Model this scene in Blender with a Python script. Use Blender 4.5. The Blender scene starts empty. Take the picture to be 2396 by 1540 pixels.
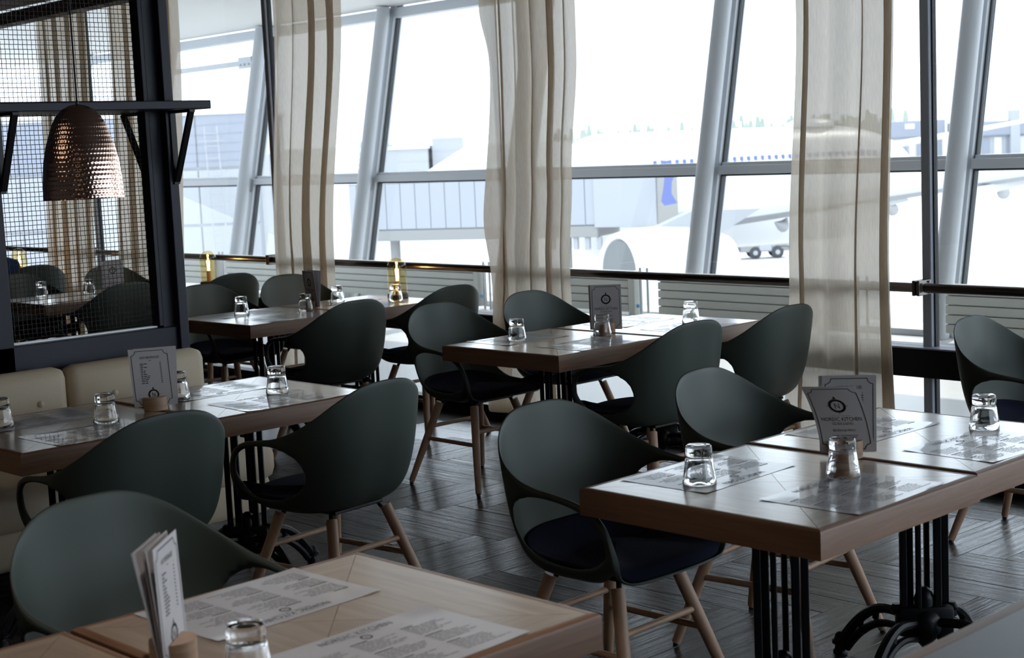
import bpy, bmesh, math, random
import numpy as np
from mathutils import Vector, Matrix
random.seed(7)
SC = bpy.context.scene
COL = SC.collection
PI = math.pi

# ------------------------------------------------------------------ camera
R = Vector((0.69499, 0.71784, -0.04404)); F = Vector((-0.71713, 0.68693, -0.11757))
F.normalize(); R = (R - F * R.dot(F)).normalized(); U = R.cross(F)
cam_d = bpy.data.cameras.new('camera'); cam = bpy.data.objects.new('camera', cam_d); COL.objects.link(cam)
M = Matrix((R, U, -F)).transposed().to_4x4(); M.translation = (0, 0, 1.6744); cam.matrix_world = M
cam_d.sensor_width = 36.0; cam_d.lens = 3573.63 / 2396 * 36; cam_d.clip_end = 3000; cam_d.clip_start = .05
cam_d.dof.use_dof = True; cam_d.dof.focus_distance = 6.0; cam_d.dof.aperture_fstop = 6.3
SC.camera = cam

# ------------------------------------------------------------------ sky, sun, exposure
world = bpy.data.worlds.new('sky'); SC.world = world; world.use_nodes = True
bg = world.node_tree.nodes['Background']; bg.inputs[0].default_value = (.78, .885, 1.0, 1); bg.inputs[1].default_value = 3.6
sun_d = bpy.data.lights.new('sun', 'SUN'); sun = bpy.data.objects.new('sun', sun_d); COL.objects.link(sun)
sun_d.energy = 4.2; sun_d.angle = .01; sun_d.color = (1, .96, .88)
sun.rotation_euler = Vector((.16, -.74, -.68)).to_track_quat('-Z', 'Y').to_euler()
def spot(name, loc, power, color, deg):
    d = bpy.data.lights.new(name, 'SPOT'); o = bpy.data.objects.new(name, d); COL.objects.link(o)
    d.energy = power; d.color = color; d.spot_size = math.radians(deg); d.spot_blend = .6; d.shadow_soft_size = .05; o.location = loc; return o
def area(name, loc, size, power, color, direction=(0, 0, -1), sy=None):
    d = bpy.data.lights.new(name, 'AREA'); o = bpy.data.objects.new(name, d); COL.objects.link(o)
    d.shape = 'RECTANGLE'; d.size = size; d.size_y = sy or size; d.energy = power; d.color = color
    o.location = loc; o.rotation_euler = Vector(direction).to_track_quat('-Z', 'Y').to_euler(); return o
area('warm_fill_area', (-1.5, -.3, 2.96), 1.2, 3, (1, .78, .58))  # this area and the next are added dim warm fill, no fittings seen
area('warm_fill_area', (-5.2, .2, 2.96), 1.2, 5, (1, .78, .58))
spot('table_fill_spot', (-2.35, 1.75, 3.0), 55, (1, .93, .87), 62)  # spot added to brighten the front table top, unseen overhead
SC.view_settings.view_transform = 'Standard'; SC.view_settings.look = 'None'
SC.view_settings.exposure = 0.0; SC.view_settings.gamma = 1.0; SC.view_settings.use_curve_mapping = False
SC.cycles.use_denoising = True
SC.cycles.max_bounces = 10; SC.cycles.transparent_max_bounces = 24; SC.cycles.transmission_bounces = 10
SC.cycles.diffuse_bounces = 4; SC.cycles.glossy_bounces = 4; SC.cycles.sample_clamp_indirect = 6.0
SC.cycles.use_adaptive_sampling = True; SC.cycles.adaptive_threshold = .02

# ------------------------------------------------------------------ helpers
def obj(name, mesh, parent=None, loc=None, rot=None, kind=None):
    o = bpy.data.objects.new(name, mesh); COL.objects.link(o)
    if parent: o.parent = parent
    if loc is not None: o.location = loc
    if rot is not None: o.rotation_euler = rot
    if kind: o['kind'] = kind
    return o
def tag(o, label, cat, group=None, kind=None):
    o['label'] = label; o['category'] = cat
    if group: o['group'] = group
    if kind: o['kind'] = kind
    return o
def thing(name, label, cat, loc=(0, 0, 0), rz=0, group=None, kind=None):
    o = bpy.data.objects.new(name, None); COL.objects.link(o); o.location = loc; o.rotation_euler = (0, 0, rz)
    o.empty_display_size = .1
    return tag(o, label, cat, group, kind)
def copy_tree(o, loc=None, rz=None, label=None, group=None, parent=None):
    c = o.copy(); COL.objects.link(c)
    if parent: c.parent = parent
    if loc is not None: c.location = loc
    if rz is not None: c.rotation_euler = (0, 0, rz)
    if label: c['label'] = label
    if group: c['group'] = group
    for ch in list(o.children): copy_tree(ch, parent=c)
    return c
class MB:
    def __init__(s): s.v = []; s.f = []
    def add(s, vs, fs):
        n = len(s.v); s.v += [tuple(p) for p in vs]; s.f += [tuple(i + n for i in f) for f in fs]; return s
    def box(s, x0, x1, y0, y1, z0, z1):
        vs = [(x, y, z) for z in (z0, z1) for y in (y0, y1) for x in (x0, x1)]
        return s.add(vs, [(0, 2, 3, 1), (4, 5, 7, 6), (0, 1, 5, 4), (1, 3, 7, 5), (3, 2, 6, 7), (2, 0, 4, 6)])
    def bbox(s, x0, x1, y0, y1, z0, z1, b):
        # box with chamfered vertical and horizontal edges
        bm = bmesh.new(); bmesh.ops.create_cube(bm, size=1)
        for v in bm.verts: v.co = ((x0 + x1) / 2 + v.co.x * (x1 - x0), (y0 + y1) / 2 + v.co.y * (y1 - y0), (z0 + z1) / 2 + v.co.z * (z1 - z0))
        bmesh.ops.bevel(bm, geom=bm.edges[:], offset=b, segments=2, profile=.5, affect='EDGES')
        bm.verts.index_update(); vs = [v.co.copy() for v in bm.verts]; fs = [[v.index for v in f.verts] for f in bm.faces]; bm.free()
        return s.add(vs, fs)
    def tube(s, pts, r, n=8, closed=False, cap=True):
        pts = [Vector(p) for p in pts]; m = len(pts); rs = r if isinstance(r, (list, tuple)) else [r] * m
        vs = []; prev = None
        for i, p in enumerate(pts):
            if closed: d = pts[(i + 1) % m] - pts[i - 1]
            else: d = pts[min(i + 1, m - 1)] - pts[max(i - 1, 0)]
            d.normalize()
            if prev is None:
                a = Vector((0, 0, 1)) if abs(d.z) < .9 else Vector((1, 0, 0)); x = a.cross(d).normalized()
            else: x = (prev - d * prev.dot(d)).normalized()
            prev = x; y = d.cross(x)
            for k in range(n):
                t = 2 * PI * k / n; vs.append(p + (x * math.cos(t) + y * math.sin(t)) * rs[i])
        fs = []
        for i in range(m if closed else m - 1):
            j = (i + 1) % m
            for k in range(n): fs.append((i * n + k, i * n + (k + 1) % n, j * n + (k + 1) % n, j * n + k))
        if cap and not closed: fs += [tuple(range(n))[::-1], tuple((m - 1) * n + k for k in range(n))]
        return s.add(vs, fs)
    def lathe(s, prof, n=24, c=(0, 0, 0), wob=None):
        vs = []; fs = []; m = len(prof)
        for i, (r, z) in enumerate(prof):
            for k in range(n):
                t = 2 * PI * k / n; rr = r + (wob(t, z) if wob else 0)
                vs.append((c[0] + rr * math.cos(t), c[1] + rr * math.sin(t), c[2] + z))
        for i in range(m - 1):
            for k in range(n): fs.append((i * n + k, i * n + (k + 1) % n, (i + 1) * n + (k + 1) % n, (i + 1) * n + k))
        if prof[0][0] > 1e-6: fs.append(tuple(range(n))[::-1])
        if prof[-1][0] > 1e-6: fs.append(tuple((m - 1) * n + k for k in range(n)))
        return s.add(vs, fs)
    def prism(s, poly, h0, h1, axis='z'):
        n = len(poly)
        def P(a, b, h): return {'z': (a, b, h), 'y': (a, h, b), 'x': (h, a, b)}[axis]
        vs = [P(a, b, h0) for a, b in poly] + [P(a, b, h1) for a, b in poly]
        fs = [tuple(range(n))[::-1], tuple(range(n, 2 * n))] + [(i, (i + 1) % n, n + (i + 1) % n, n + i) for i in range(n)]
        return s.add(vs, fs)
    def xf(s, mat):
        s.v = [tuple(mat @ Vector(p)) for p in s.v]; return s
    def mesh(s, name, mat, smooth=False, ang=None):
        me = bpy.data.meshes.new(name); me.from_pydata(s.v, [], s.f); me.validate()
        bm = bmesh.new(); bm.from_mesh(me); bmesh.ops.recalc_face_normals(bm, faces=bm.faces); bm.to_mesh(me); bm.free()
        if mat: me.materials.append(mat)
        if smooth:
            for p in me.polygons: p.use_smooth = True
            if ang: me.set_sharp_from_angle(angle=ang)
        me.update(); return me
    def build(s, name, mat, parent=None, smooth=False, ang=.7, **k): return obj(name, s.mesh(name, mat, smooth, ang), parent, **k)
def bake(o):
    dg = bpy.context.evaluated_depsgraph_get(); me = bpy.data.meshes.new_from_object(o.evaluated_get(dg)); o.modifiers.clear(); o.data = me; return me

# ------------------------------------------------------------------ materials
def mat(name, col, rough=.5, metal=0, spec=.5, noise=None, bump=0, bscale=60, trans=0, emit=None, coat=0, sheen=0, ior=1.45):
    m = bpy.data.materials.new(name); m.use_nodes = True; nt = m.node_tree; b = nt.nodes['Principled BSDF']
    b.inputs['Base Color'].default_value = (*col, 1); b.inputs['Roughness'].default_value = rough; b.inputs['Metallic'].default_value = metal
    b.inputs['Specular IOR Level'].default_value = spec; b.inputs['Transmission Weight'].default_value = trans; b.inputs['IOR'].default_value = ior
    b.inputs['Coat Weight'].default_value = coat; b.inputs['Sheen Weight'].default_value = sheen
    if emit: b.inputs['Emission Color'].default_value = (*emit[0], 1); b.inputs['Emission Strength'].default_value = emit[1]
    if noise or bump:
        tc = nt.nodes.new('ShaderNodeTexCoord'); n = nt.nodes.new('ShaderNodeTexNoise'); n.inputs['Scale'].default_value = bscale; n.inputs['Detail'].default_value = 4
        nt.links.new(tc.outputs['Object'], n.inputs['Vector'])
        if noise:
            mx = nt.nodes.new('ShaderNodeMix'); mx.data_type = 'RGBA'; mx.inputs[6].default_value = (*[c * (1 - noise) for c in col], 1); mx.inputs[7].default_value = (*[min(1, c * (1 + noise)) for c in col], 1)
            nt.links.new(n.outputs['Fac'], mx.inputs[0]); nt.links.new(mx.outputs[2], b.inputs['Base Color'])
        if bump:
            bp = nt.nodes.new('ShaderNodeBump'); bp.inputs['Strength'].default_value = bump; bp.inputs['Distance'].default_value = .002
            nt.links.new(n.outputs['Fac'], bp.inputs['Height']); nt.links.new(bp.outputs[0], b.inputs['Normal'])
    return m
def wood(name, c0, c1, rough, scale=(3, 60, 60), bump=.15, coord='Object', spec=.5, rnd=.0, coat=0, dist=.003):
    m = bpy.data.materials.new(name); m.use_nodes = True; nt = m.node_tree; N = nt.nodes; L = nt.links; b = N['Principled BSDF']
    b.inputs['Roughness'].default_value = rough; b.inputs['Specular IOR Level'].default_value = spec; b.inputs['Coat Weight'].default_value = coat; b.inputs['Coat Roughness'].default_value = .16; b.inputs['Coat IOR'].default_value = 1.85
    tc = N.new('ShaderNodeTexCoord'); mp = N.new('ShaderNodeMapping'); mp.inputs['Scale'].default_value = scale
    oi = N.new('ShaderNodeObjectInfo'); va = N.new('ShaderNodeVectorMath'); va.operation = 'ADD'
    cmb = N.new('ShaderNodeMath'); cmb.operation = 'MULTIPLY'; cmb.inputs[1].default_value = 37.0
    L.new(oi.outputs['Random'], cmb.inputs[0]); L.new(tc.outputs[coord], mp.inputs[0]); L.new(mp.outputs[0], va.inputs[0]); L.new(cmb.outputs[0], va.inputs[1])
    n = N.new('ShaderNodeTexNoise'); n.inputs['Scale'].default_value = 1.0; n.inputs['Detail'].default_value = 6; n.inputs['Roughness'].default_value = .62; n.inputs['Distortion'].default_value = .6
    L.new(va.outputs[0], n.inputs['Vector'])
    rp = N.new('ShaderNodeValToRGB'); rp.color_ramp.elements[0].position = .32; rp.color_ramp.elements[0].color = (*c0, 1); rp.color_ramp.elements[1].position = .7; rp.color_ramp.elements[1].color = (*c1, 1)
    L.new(n.outputs['Fac'], rp.inputs[0])
    if rnd:
        hs = N.new('ShaderNodeHueSaturation'); mr = N.new('ShaderNodeMapRange'); mr.inputs[3].default_value = 1 - rnd; mr.inputs[4].default_value = 1 + rnd
        L.new(oi.outputs['Random'], mr.inputs[0]); L.new(mr.outputs[0], hs.inputs['Value']); L.new(rp.outputs[0], hs.inputs['Color']); L.new(hs.outputs[0], b.inputs['Base Color'])
    else: L.new(rp.outputs[0], b.inputs['Base Color'])
    bp = N.new('ShaderNodeBump'); bp.inputs['Strength'].default_value = bump; bp.inputs['Distance'].default_value = dist
    L.new(n.outputs['Fac'], bp.inputs['Height']); L.new(bp.outputs[0], b.inputs['Normal'])
    return m
def pane_mat(name, tint, refl=.06):
    m = bpy.data.materials.new(name); m.use_nodes = True; nt = m.node_tree; nt.nodes.clear(); N = nt.nodes; L = nt.links
    o = N.new('ShaderNodeOutputMaterial'); t = N.new('ShaderNodeBsdfTransparent'); t.inputs[0].default_value = (*tint, 1)
    # Schlick reflectance from the facing angle (the same from both sides of the thin sheet)
    g = N.new('ShaderNodeBsdfGlossy'); g.inputs['Roughness'].default_value = .0; fr = N.new('ShaderNodeLayerWeight'); fr.inputs[0].default_value = .5
    pw = N.new('ShaderNodeMath'); pw.operation = 'POWER'; pw.inputs[1].default_value = 5.0; L.new(fr.outputs['Facing'], pw.inputs[0])
    ml = N.new('ShaderNodeMath'); ml.operation = 'MULTIPLY_ADD'; ml.inputs[1].default_value = .9; ml.inputs[2].default_value = refl; ml.use_clamp = True
    mx = N.new('ShaderNodeMixShader'); L.new(pw.outputs[0], ml.inputs[0]); L.new(ml.outputs[0], mx.inputs[0]); L.new(t.outputs[0], mx.inputs[1]); L.new(g.outputs[0], mx.inputs[2]); L.new(mx.outputs[0], o.inputs[0])
    return m
def cloth_mat(name, col, tcol, transp, transl):
    m = bpy.data.materials.new(name); m.use_nodes = True; nt = m.node_tree; nt.nodes.clear(); N = nt.nodes; L = nt.links
    o = N.new('ShaderNodeOutputMaterial'); d = N.new('ShaderNodeBsdfDiffuse'); t = N.new('ShaderNodeBsdfTranslucent'); tr = N.new('ShaderNodeBsdfTransparent')
    tc = N.new('ShaderNodeTexCoord'); mp = N.new('ShaderNodeMapping'); mp.inputs['Scale'].default_value = (260, 260, 18); nz = N.new('ShaderNodeTexNoise'); nz.inputs['Scale'].default_value = 1; nz.inputs['Detail'].default_value = 3
    L.new(tc.outputs['Object'], mp.inputs[0]); L.new(mp.outputs[0], nz.inputs['Vector'])
    mc = N.new('ShaderNodeMix'); mc.data_type = 'RGBA'; mc.inputs[6].default_value = (*[c * .86 for c in col], 1); mc.inputs[7].default_value = (*[min(1, c * 1.12) for c in col], 1)
    L.new(nz.outputs['Fac'], mc.inputs[0]); L.new(mc.outputs[2], d.inputs[0])
    mc2 = N.new('ShaderNodeMix'); mc2.data_type = 'RGBA'; mc2.inputs[6].default_value = (*[c * .8 for c in tcol], 1); mc2.inputs[7].default_value = (*[c * 1.2 for c in tcol], 1); L.new(nz.outputs['Fac'], mc2.inputs[0]); L.new(mc2.outputs[2], t.inputs[0])
    m1 = N.new('ShaderNodeMixShader'); m1.inputs[0].default_value = transl; L.new(d.outputs[0], m1.inputs[1]); L.new(t.outputs[0], m1.inputs[2])
    m2 = N.new('ShaderNodeMixShader'); m2.inputs[0].default_value = transp; L.new(m1.outputs[0], m2.inputs[1]); L.new(tr.outputs[0], m2.inputs[2]); L.new(m2.outputs[0], o.inputs[0])
    return m
shellM = mat('green_grey_plastic', (.058, .075, .065), .50, spec=.5, bump=.05, bscale=700)
navyM = mat('navy_felt', (.017, .020, .036), .95, spec=.05, noise=.35, bump=.4, bscale=500, sheen=.02)
beechM = wood('beech_wood', (.46, .28, .18), (.60, .40, .27), .45, (6, 6, 2), .05)
oakM = wood('oak_veneer', (.43, .315, .22), (.58, .45, .335), .30, (3, 46, 46), .10, rnd=.06, spec=.8, coat=1.0)
oakEdgeM = wood('oak_edge', (.21, .105, .058), (.31, .17, .10), .42, (3, 60, 60), .08)
holderM = wood('holder_wood', (.40, .26, .17), (.55, .38, .26), .5, (10, 10, 60), .04)
plankM = wood('dark_plank', (.017, .018, .022), (.066, .066, .074), .22, (1.3, 36, 20), 1.0, rnd=.25, spec=.8, dist=.006)
subM = mat('dark_subfloor', (.012, .012, .013), .6)
ironM = mat('black_iron', (.006, .007, .010), .36, spec=.35)
steelM = mat('navy_steel', (.020, .024, .040), .42, spec=.4, bump=.06, bscale=400)
wireM = mat('wire_steel', (.012, .013, .016), .4, spec=.5)
blackM = mat('black_metal', (.008, .008, .010), .4)
aluM = mat('grey_aluminium', (.46, .49, .56), .45, spec=.4)
frameW = mat('white_frame', (.52, .55, .585), .4)
tubeM = mat('pale_tube', (.46, .48, .51), .35)
gasketM = mat('gasket', (.03, .035, .04), .6)
railM = mat('brushed_steel', (.20, .18, .17), .28, metal=1, bump=.05, bscale=300)
copperM = mat('hammered_copper', (.86, .62, .52), .14, metal=1)
copperIn = mat('copper_inside', (.75, .42, .28), .35, metal=1)
leatherM = mat('cream_leather', (.66, .55, .40), .5, noise=.08, bump=.15, bscale=220)
paperM = mat('paper', (.66, .64, .65), .75, spec=.2)
matM = mat('placemat_paper', (.72, .71, .74), .24, spec=.7, bump=.3, bscale=11, coat=.5)
inkM = mat('ink', (.012, .012, .014), .7)
inkG = mat('grey_ink', (.09, .09, .10), .5)
glassM = mat('clear_glass', (1, 1, 1), 0.0, trans=1, ior=1.46)
amberM = pane_mat('amber_glass', (.955, .865, .62), .05)
bulbM = pane_mat('bulb_glass', (.98, .95, .88), .06)
paneM = pane_mat('window_glass', (.985, .99, .99), .03)
linenM = cloth_mat('linen', (.60, .54, .46), (.80, .70, .58), .08, .60)
ceilM = mat('dark_ceiling', (.12, .10, .095), .8)
wallM = mat('plaster_wall', (.12, .105, .095), .8, noise=.05, bscale=3)
corrM = mat('pale_floor', (.62, .62, .61), .35)
slatW = mat('white_slat', (.66, .66, .64), .5)
radM = mat('radiator_enamel', (.52, .53, .49), .45)
concM = mat('apron_concrete', (.50, .50, .50), .9, noise=.08, bscale=.25)
filM = mat('filament', (1, .6, .2), .5, emit=((1, .55, .16), 60))
whiteP = mat('aircraft_white', (.82, .83, .84), .35)
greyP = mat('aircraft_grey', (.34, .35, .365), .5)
blueP = mat('blue_paint', (.13, .165, .38), .5)
bridgeM = mat('bridge_cladding', (.35, .365, .40), .6)
bridgeD = mat('bridge_under', (.27, .27, .26), .7)
bldM = mat('pale_cladding', (.38, .39, .41), .7)
roofM = mat('pale_roof', (.62, .63, .64), .7)
bldB = mat('blue_grey_cladding', (.27, .29, .34), .7)
tyreM = mat('tyre', (.06, .06, .065), .8)
treeM = mat('conifer', (.33, .38, .33), .9, noise=.3, bscale=.3)  # foliage lightened, distance haze is put into the colour
intakeM = mat('intake', (.16, .17, .17), .5)

# ------------------------------------------------------------------ window wall frame
WA = math.radians(-1.78); WC, WS = math.cos(WA), math.sin(WA); P0 = Vector((-7.0, 6.46, 0))
def wp(u, off, z=0): return Vector((P0.x + u * WC - off * WS, P0.y + u * WS + off * WC, z))

# ------------------------------------------------------------------ floor with herringbone planks
fl = MB().box(-15, 3.2, -3.2, 6.9, -.08, -.004).build('floor', subM); tag(fl, 'dark herringbone plank floor of the restaurant', 'floor', kind='structure')
PW, PLN = .165, .825
cells = []
for i in range(-140, 60):
    for mm in range(-30, 30):
        for typ in (0, 1):
            if typ == 0: x0 = i * PW + mm * 2 * PLN; y0 = i * PW; cx, cy, rz = x0 + PLN / 2, y0 + PW / 2, 0
            else: x0 = i * PW; y0 = i * PW - 2 * PLN + PW + mm * 2 * PLN; cx, cy, rz = x0 + PW / 2, y0 + PLN / 2, PI / 2
            cx += .085; cy += .085
            ax, ay = cx - P0.x, cy - P0.y
            hx, hy = (PLN / 2, PW / 2) if rz == 0 else (PW / 2, PLN / 2)
            if cx - hx < -14.9 or cx + hx > 3.1 or cy - hy < -3.1: continue
            off = -ax * WS + ay * WC
            if off + hy > -.02: continue
            d = Vector((cx, cy, 0)) - Vector((0, 0, 1.6744)); z = d.dot(F); sx = d.dot(R) / z if z > .1 else 9; sy = d.dot(U) / z if z > .1 else 9
            vis = z > .1 and abs(sx) < .40 and abs(sy) < .28
            cells.append((0 if vis else 1, z if z > 0 else 99, cx, cy, rz))
cells.sort()
def plank_bm(): return MB().bbox(-PLN / 2 + .0012, PLN / 2 - .0012, -PW / 2 + .0012, PW / 2 - .0012, -.006, 0, .0015)
plank_me = plank_bm().mesh('floor_plank', plankM)
nv = 0; rest = MB()
for vis, z, cx, cy, rz in cells:
    if vis == 0 and nv < 296 and z < 8.9:
        obj('floor_plank', plank_me, fl, (cx, cy, random.uniform(-.0006, 0)), (0, 0, rz)); nv += 1
    else:
        hx, hy = (PLN / 2, PW / 2) if rz == 0 else (PW / 2, PLN / 2)
        rest.box(cx - hx + .001, cx + hx - .001, cy - hy + .001, cy + hy - .001, -.006, -.0005)
restM = wood('dark_plank_rest', (.02, .021, .025), (.065, .065, .072), .24, (5, 30, 20), .5, spec=.8)
rest.build('outer_planks', restM, fl, kind='stuff')

# ------------------------------------------------------------------ shell of the room
def structure(name, mb, m, label, cat, **k):
    o = mb.build(name, m, **k); return tag(o, label, cat, kind='structure')
structure('ceiling', MB().box(-15, 3.2, -3.2, 6.1, 3.02, 3.12), ceilM, 'dark brown ceiling ending before the windows', 'ceiling')
structure('wall_back', MB().box(-15, 3.2, -3.3, -3.2, 0, 3.1), wallM, 'beige plaster wall behind the tables', 'wall')
structure('wall_left', MB().box(-15.1, -15, -3.3, 6.7, 0, 3.5), wallM, 'plaster wall at the far end of the room', 'wall')
wr_ = structure('wall_right', MB().box(3.2, 3.3, -3.3, 6.3, 0, .75).box(3.2, 3.3, -3.3, 6.3, 2.75, 3.7).box(3.2, 3.3, -3.3, 3.0, .75, 2.75), wallM, 'low plaster wall under the windows at the near end', 'wall')
wnr = structure('window_16', MB().box(3.23, 3.27, 3.0, 6.2, .75, .80), aluM, 'end window of the room with grey frame', 'window')
for k in range(3): MB().box(3.22, 3.28, 3.0 + k * 1.57, 3.06 + k * 1.57, .75, 2.75).build('mullion', aluM, wnr)
for k in range(2): MB().box(3.246, 3.254, 3.06 + k * 1.57, 4.57 + k * 1.57, .80, 2.75).build('pane', paneM, wnr)
# window wall (local frame: x = along the wall, y = outward)
def wallthing(name, label, cat, group=None): return thing(name, label, cat, P0, WA, group, kind='structure')
posts = [-7.74, -5.01, -2.215, .48, 3.215, 5.95, 8.7]
PN = ['far', 'second', 'grey', 'hidden', 'near', 'next', 'last']
sill = wallthing('window_sill', 'black steel beam running between the window posts at knee height', 'sill')
MB().bbox(-8.2, 9.8, -.06, .06, .515, .652, .006).build('beam', blackM, sill); MB().bbox(-8.2, 9.8, -.075, .08, .652, .66, .002).build('ledge', aluM, sill)
MB().bbox(-8.2, 9.8, -.045, .05, 0, .085, .005).build('kick_plate', blackM, sill)
plab = {-2.215: 'grey window post beside the sheer curtain nearest the mesh screen', 3.215: 'dark grey window post standing clear of the curtains with rail bracket', .48: 'grey window post hidden by the gathered middle curtain',
        -5.01: 'window post seen through the wire mesh screen, nearer one', -7.74: 'window post farthest along the windows behind the mesh', 5.95: 'window post beyond the green chair at the end of the room', 8.7: 'window post closing the window wall at the corner'}
for u in posts:
    p = wallthing('window_post', plab[u], 'post')
    MB().bbox(u - .028, u + .022, -.032, .026, .085, 3.5, .008).build('mullion', aluM, p)
    MB().box(u + .022, u + .03, -.01, .02, .085, 3.5).build('gasket', gasketM, p)
    MB().box(u - .034, u - .028, -.01, .02, .085, 3.5).build('gasket', gasketM, p)
for i in range(len(posts) - 1):
    a, b = posts[i] + .03, posts[i + 1] - .034
    w = wallthing('window_%d' % (i + 1), 'clear window bay %s' % ['at the far end seen through the mesh', 'seen through the wire mesh screen', 'between the first and middle curtains', 'between the middle and near curtains', 'on the near side of the dark post', 'at the near end of the wall'][i], 'window')
    MB().box(a, b, -.004, .004, .66, 3.5).build('pane', paneM, w); MB().box(a, b, -.004, .004, .085, .515).build('pane', paneM, w)
structure('wall_front', MB().box(-8.2, 9.8, -.08, .05, 3.5, 3.7), ceilM, 'dark bulkhead above the window wall', 'wall', loc=P0, rot=(0, 0, WA))
structure('trim_1', MB().box(-8.2, 9.8, -.45, -.30, 2.92, 3.02), ceilM, 'dark curtain bulkhead along the window heads', 'trim', loc=P0, rot=(0, 0, WA))

# handrails between posts
RZ, RO = .9455, -.095
rl = {-5.01: 'brown steel handrail seen through the wire mesh', -2.215: 'steel handrail behind the amber lamps on the rear table', .48: 'steel handrail behind the menu at the middle tables', 3.215: 'steel handrail to the near side of the dark window post', -7.74: 'steel handrail at the far end of the windows', 5.95: 'steel handrail beyond the dark post at the room end'}
for i in range(len(posts) - 1):
    a, b = posts[i], posts[i + 1]
    h = thing('handrail', ['steel handrail at the far end of the windows', 'brown steel handrail seen through the wire mesh screen', 'steel handrail behind the amber lamp between the first two curtains', 'steel handrail behind the menu of the middle tables', 'steel handrail running on from the dark window post', 'steel handrail past the last window post'][i], 'handrail', P0, WA, 'window handrails')
    MB().tube([(a + .03, RO, RZ), (b - .03, RO, RZ)], .0225, 20).build('tube', railM, h, True)
    for e, s in ((a, 1), (b, -1)):
        MB().bbox(e + s * .012 - .008, e + s * .012 + .008, RO - .035, RO + .07, RZ - .036, RZ + .036, .004).build('bracket', railM, h)
        for zz in (-.025, .025): MB().tube([(e + s * .020, RO + .045, RZ + zz), (e + s * .028, RO + .045, RZ + zz)], .006, 8).build('bolt', aluM, h)

# ------------------------------------------------------------------ corridor beyond, outer facade
structure('corridor_floor', MB().box(-16, 12, .06, 5.3, -.1, -.002), corrM, 'bright pale floor of the glazed corridor', 'floor', loc=P0, rot=(0, 0, WA))
cc = wallthing('corridor_ceiling', 'white slatted ceiling over the glazed corridor', 'ceiling')
MB().box(-22, 12, .1, 5.36, 3.50, 3.60).build('soffit', slatW, cc)
for k in range(13):
    y = .25 + k * .39; MB().bbox(-22, 12, -.19, .19, -.012, .012, .006).xf(Matrix.Translation((0, y + .17, 3.44)) @ Matrix.Rotation(math.radians(-4), 4, 'X')).build('slat', slatW, cc)
TL = .21
def fo(z): return 4.62 + TL * z
def slant(mb):   # shear the upright facade outward with height about its own base line
    mb.v = [(x, y + TL * z, z) for x, y, z in mb.v]; return mb
sts = [-15.45, -12.8, -10.15, -7.50, -4.85, -2.20, .45, 3.1, 5.75]
SL = {-10.15: 'pale slanted facade column seen above the mesh shelf bracket', -7.50: 'pale slanted facade column just past the first curtain', -4.85: 'slanted facade column behind the gathered middle curtain', -2.20: 'pale slanted facade column in front of the parked aircraft', .45: 'pale slanted facade column beside the dark window post'}
for i, u in enumerate(sts):
    t = wallthing('facade_column', SL.get(u, 'slanted facade column %s' % {-15.45: 'farthest along the glazed corridor', -12.8: 'seen through the wire mesh screen', 3.1: 'just beyond the near window post', 5.75: 'at the near end of the glazed corridor'}.get(u, '')), 'column')
    slant(MB().tube([(u - .02, 4.46, 0), (u - .02, 4.46, 3.4)], .085, 20)).build('tube', tubeM, t, True)
    slant(MB().bbox(u - .05, u + .04, 4.58, 4.72, 0, 3.45, .004)).build('mullion', frameW, t)
    for s in (-.06, .045): slant(MB().box(u + s, u + s + .014, 4.62, 4.68, 0, 3.45)).build('gasket', gasketM, t)
    slant(MB().bbox(u - .03, u - .01, 4.47, 4.62, 1.25, 1.40, .003)).build('bracket', frameW, t)
for i in range(len(sts) - 1):
    a, b = sts[i] + .06, sts[i + 1] - .06
    w = wallthing('window_%d' % (i + 7), 'outer facade glazing bay %s' % ['seen at the far end of the mesh', 'behind the mesh screen', 'behind the shelf bracket', 'beside the first curtain', 'showing the jet bridge', 'showing the aircraft engine', 'showing the belt loader', 'showing the aircraft wing'][i], 'window')
    slant(MB().box(a, b, 4.645, 4.655, .05, 1.33)).build('pane', paneM, w); slant(MB().box(a, b, 4.645, 4.655, 1.46, 3.28)).build('pane', paneM, w)
    slant(MB().bbox(a - .01, b + .01, 4.56, 4.72, 1.345, 1.425, .004)).build('transom', tubeM, w)
    slant(MB().bbox(a, b, 4.60, 4.70, 1.425, 1.455, .002)).build('glazing_bead', frameW, w)
    slant(MB().box(a, b, 4.62, 4.68, 1.325, 1.345)).build('gasket', gasketM, w)
    slant(MB().bbox(a - .01, b + .01, 4.56, 4.74, 3.28, 3.40, .004)).build('head', frameW, w)
    slant(MB().bbox(a - .01, b + .01, 4.54, 4.74, 0, .05, .004)).build('sill', frameW, w)
bar = wallthing('tie_bar', 'horizontal white tie bar with bolted plate between facade columns', 'bar')
MB().bbox(-13, -10.42, 5.02, 5.08, 2.92, 2.99, .004).build('bar', frameW, bar); MB().bbox(-10.52, -10.20, 5.0, 5.03, 2.88, 3.03, .003).build('plate', frameW, bar)
for x in (-10.46, -10.36, -10.26): MB().tube([(x, 4.985, 2.93), (x, 5.0, 2.93)], .015, 8).build('bolt', aluM, bar)
redV = mat('red_valve', (.5, .03, .02), .5); blueV = mat('blue_valve', (.15, .35, .6), .5)
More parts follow.
